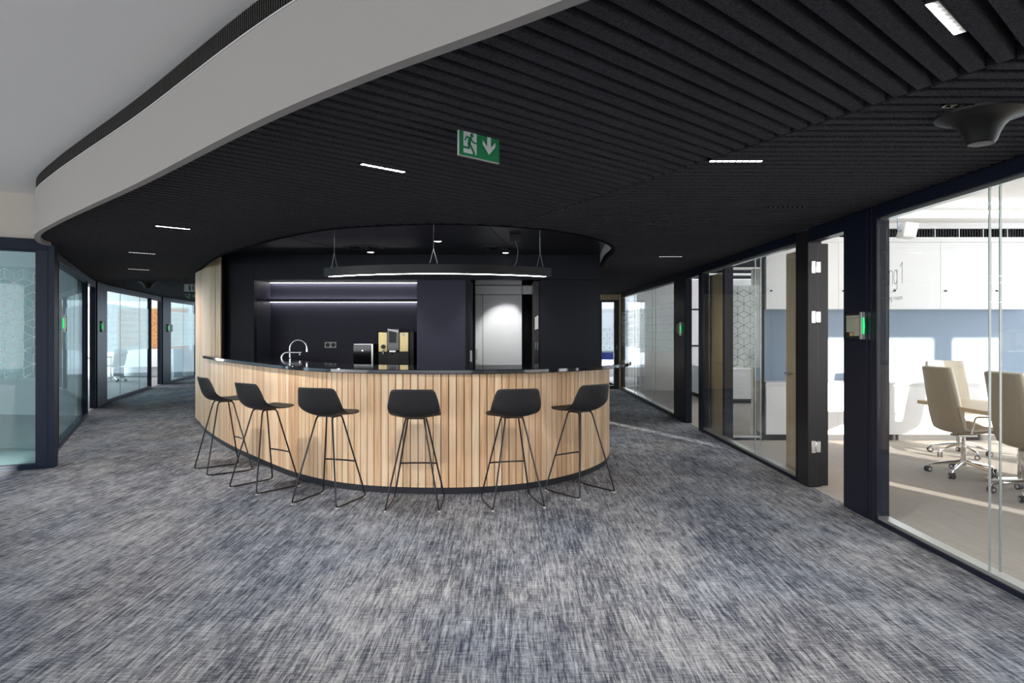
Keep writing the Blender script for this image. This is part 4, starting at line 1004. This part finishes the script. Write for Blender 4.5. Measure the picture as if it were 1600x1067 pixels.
# ------------------------------------------------------------------ room behind the far right glass and the corridor end
struct('wall_next_room', MB().box(3.2, 11.0, 17.4, 17.5, 0, HU), 'white_paint')
struct('wall_next_room_near', MB().box(3.5, 11.0, 9.9, 10.0, 0, HU), 'white_paint')
wb = thing('whiteboard', 'dark-framed white screen on the wall of the farther right room', 'screen', (5.3, 17.38, 1.2))
part('frame', MB().box(4.30, 6.3, 17.36, 17.40, 1.12, 2.08), 'frame_navy', wb, 0.004, world=True)
part('screen', MB().box(4.34, 6.26, 17.352, 17.36, 1.16, 2.04), 'screen_white', wb, world=True)
sb_ = thing('low_sideboard', 'low white sideboard in the farther right room', 'sideboard', (4.8, 15.5, 0))
part('body', MB().box(4.2, 5.6, 14.2, 16.6, 0.10, 0.72), 'white_lacquer', sb_, 0.004, world=True)
part('plinth', MB().box(4.25, 5.55, 14.25, 16.55, 0.0, 0.10), 'frame_blue', sb_, world=True)
for k, y in enumerate((13.2, 14.6)):
    lp = thing('linear_pendant', ['dark linear pendant nearer in the farther right room','dark linear pendant deeper in the farther right room'][k], 'lamp', (4.6, y, 2.62))
    part('housing', MB().box(3.6, 5.8, y-0.05, y+0.05, 2.62, 2.69), 'frame_navy', lp, world=True)
    part('diffuser', MB().box(3.6, 5.8, y-0.04, y+0.04, 2.612, 2.62), 'led_dim', lp, world=True)
    part('rod', MB().tube([(3.9,y,2.69),(3.9,y,HU)], 0.005, 6), 'steel', lp, world=True); part('rod', MB().tube([(5.5,y,2.69),(5.5,y,HU)], 0.005, 6), 'steel', lp, world=True)
# corridor end wall
YEnd = 17.95
struct('wall_corridor_end', MB().box(-3.0, 2.28, YEnd, YEnd+0.15, 0, HU).box(2.28, XW+0.02, YEnd, YEnd+0.15, 2.33, HU).box(2.80, XW+0.05, YEnd-0.12, YEnd+0.15, 0, 2.33), 'oak_pale', 'pale oak end wall of the right corridor')
d = struct('door_4', None, None, 'black-framed glass door at the end of the right corridor', (2.55, YEnd, 0))
part('frame', MB().box(2.28, 2.36, YEnd-0.02, YEnd+0.08, 0, 2.33), 'black_plastic', d, world=True)
part('frame', MB().box(2.68, 2.80, YEnd-0.02, YEnd+0.08, 0, 2.33), 'black_plastic', d, world=True)
part('frame', MB().box(2.36, 2.68, YEnd-0.02, YEnd+0.08, 2.27, 2.33), 'black_plastic', d, world=True)
part('frame', MB().box(2.36, 2.68, YEnd-0.02, YEnd+0.08, 0.0, 0.08), 'black_plastic', d, world=True)
part('pane', MB().box(2.36, 2.68, YEnd+0.02, YEnd+0.03, 0.08, 2.27), 'glass_clear', d, world=True)
part('frosted_film', MB().box(2.36, 2.68, YEnd+0.031, YEnd+0.032, 0.95, 2.1), 'film_frost', d, world=True)
p_ = cubes(Vector((2.36,YEnd+0.018,0)), Vector((1,0,0)), Vector((0,-1,0)), 0.0, 0.32, 0.95, 1.6, 0.14, 0.006)
o = part('cube_lines', p_, 'film_line_dark', d, world=True); o['kind'] = 'stuff'
part('handle', MB().box(2.73, 2.755, YEnd-0.06, YEnd-0.02, 1.02, 1.14), 'black_gloss', d, world=True)
struct('wall_end_room', MB().box(-1.0, 5.0, 22.9, 23.0, 0, 0.3).box(-1.0,5.0,22.9,23.0,2.9,HU).box(-1.0,-0.9,18.1,22.9,0,HU).box(4.9,5.0,18.1,22.9,0,HU), 'white_paint')
struct('floor.004', MB().box(-1.0, 5.0, 18.1, 23.0, -0.1, 0.0), 'carpet_pale')
ec = thing('blue_chair', 'small blue chair behind the far corridor door', 'chair', (2.92, 20.3, 0))
part('seat', MB().box(-0.22,0.22,-0.2,0.22,0.42,0.47), 'blue_seat', ec, 0.02)
part('backrest', MB().box(-0.22,0.22,0.20,0.24,0.5,0.92), 'blue_seat', ec, 0.02)
for sx in (-1,1):
    for sy in (-1,1): part('leg', MB().tube([(sx*0.19,sy*0.18,0.42),(sx*0.21,sy*0.21,0.0)], 0.012, 8), 'frame_dark', ec)

# ------------------------------------------------------------------ glass partitions and rooms on the left
glazing('window_5', 'frosted glass partition with cube pattern at the left edge', LW[0], LW[1], [3.65], 'glass_teal', 'frame_blue', film_z=(1.0, 2.2, 0.05, 5.18), base_m='frame_blue')
glazing('window_6', 'narrow dark glass return behind the left corner', LW[1], LW[2], [], 'glass_teal', 'frame_blue', base_m='frame_blue')
glazing('window_7', 'dark teal glass partition along the left corridor', LW[2], LW[3], [2.3], 'glass_teal', 'frame_blue', base_m='frame_blue')
glazing('window_8', 'frosted glass partition in the middle of the left corridor', LW[5], LW[6], [1.2, 2.9], 'glass_teal', 'frame_blue', film_z=(1.05, 2.1, 0.05, 3.85), base_m='frame_blue')
glazing('window_9', 'frosted glass partition deepest in the left corridor', LW[8], LW[9], [1.5], 'glass_teal', 'frame_blue', film_z=(1.05, 2.1, 0.05, 2.85), base_m='frame_blue')
def lpost(name, a, b, lab):
    r = struct(name, None, None, lab, (a.x, a.y, 0)); d_ = (b-a).normalized(); n_ = Vector((d_.y, -d_.x))
    part('core', MB().wallseg(a, b, 0.10, 0, HC+0.02), 'frame_blue', r, world=True)
    part('cover', MB().wallseg(a+d_*0.08+n_*0.06, b-d_*0.08+n_*0.06, 0.02, 0, HC), 'frame_blue', r, 0.003, world=True)
lpost('trim_11', LW[4], LW[5], 'dark blue post in the left corridor')
lpost('trim_12', LW[7], LW[8], 'dark blue post deepest in the left corridor')
struct('trim_13', MB().prism([(LW[1].x+x, LW[1].y+y) for x, y in ((-0.10,-0.10),(0.06,-0.03),(0.02,0.09),(-0.06,0.12))], 0, HC+0.02), 'frame_blue', 'dark blue corner post of the left partition')
for k, (a, b) in enumerate(((LW[3], LW[4]), (LW[6], LW[7]))):
    struct('trim_%d' % (14+k), MB().wallseg(a, b, 0.1, 2.36, HC+0.02), 'frame_blue')
for (a, b), lab in (((LW[4], LW[5]), 'room sign with green light on the nearer left corridor post'), ((LW[7], LW[8]), 'room sign with green light on the farther left corridor post'), ((LW[2], LW[3]), 'room sign with green light at the left corner of the glass partition')):
    d_ = (b-a).normalized(); n_ = Vector((d_.y, -d_.x)); p_ = a+d_*(0.05 if b is LW[3] else 0.42)+n_*0.075
    room_sign((p_.x, p_.y, 1.5), (d_.x, d_.y), lab, True)
# furniture of the left rooms
sbA = thing('grey_sideboard', 'grey sideboard behind the frosted glass at the left edge', 'sideboard', (-7.6, 8.4, 0))
part('body', MB().box(-8.6,-6.6,8.1,8.75,0.0,1.05), 'cabinet_grey', sbA, 0.005, world=True)
part('top', MB().box(-8.62,-6.58,8.08,8.77,1.05,1.08), 'cabinet_grey', sbA, world=True)
def free_chair(x, y, a, lab):
    o = copy_tree(low); o.location = (x,y,0); o.rotation_euler = (0,0,math.radians(a)); o['label'] = lab; return o
low = make_chair(0.86, 'chair_cream', 'chair_cream', 0.24)
low.location = (-11.9, 20.4, 0.006); low.rotation_euler = (0,0,math.radians(80)); low['label'] = 'cream low-back swivel chair behind the middle left glass'; low['group'] = 'swivel chairs in the left rooms'
dk = thing('white_desk', 'white desk with oak top in the middle left room', 'desk', (-12.9, 20.5, 0.006))
part('table_top', MB().box(-13.6,-12.30,19.8,21.2,0.70,0.735), 'oak_pale', dk, 0.004, world=True)
for x in (-13.5,-12.4):
    for y in (19.9,21.1): part('leg', MB().tube([(x,y,0.006),(x,y,0.70)], 0.025, 10), 'steel', dk, world=True)
ck = thing('cork_board', 'orange cork pin board in the far left room', 'pin board', (-12.0, 22.6, 1.0))
part('board', MB().box(-13.2,-10.95,22.9,22.93,0.95,2.25), 'cork', ck, world=True)
part('frame', MB().box(-13.25,-10.9,22.92,22.95,0.90,2.30), 'oak_pale', ck, world=True)
struct('wall_cork', MB().box(-16.5,-10.75,22.95,23.05,0,HU), 'white_paint')
fd_ = thing('white_counter', 'white counter standing below the cork board in the far left room', 'counter', (-12.0, 22.5, 0.006))
part('body', MB().box(-13.0,-11.0,22.2,22.8,0.35,0.93), 'white_lacquer', fd_, 0.004, world=True)
part('leg', MB().box(-13.0,-12.95,22.2,22.8,0.006,0.35), 'white_lacquer', fd_, world=True); part('leg', MB().box(-11.05,-11.0,22.2,22.8,0.006,0.35), 'white_lacquer', fd_, world=True)
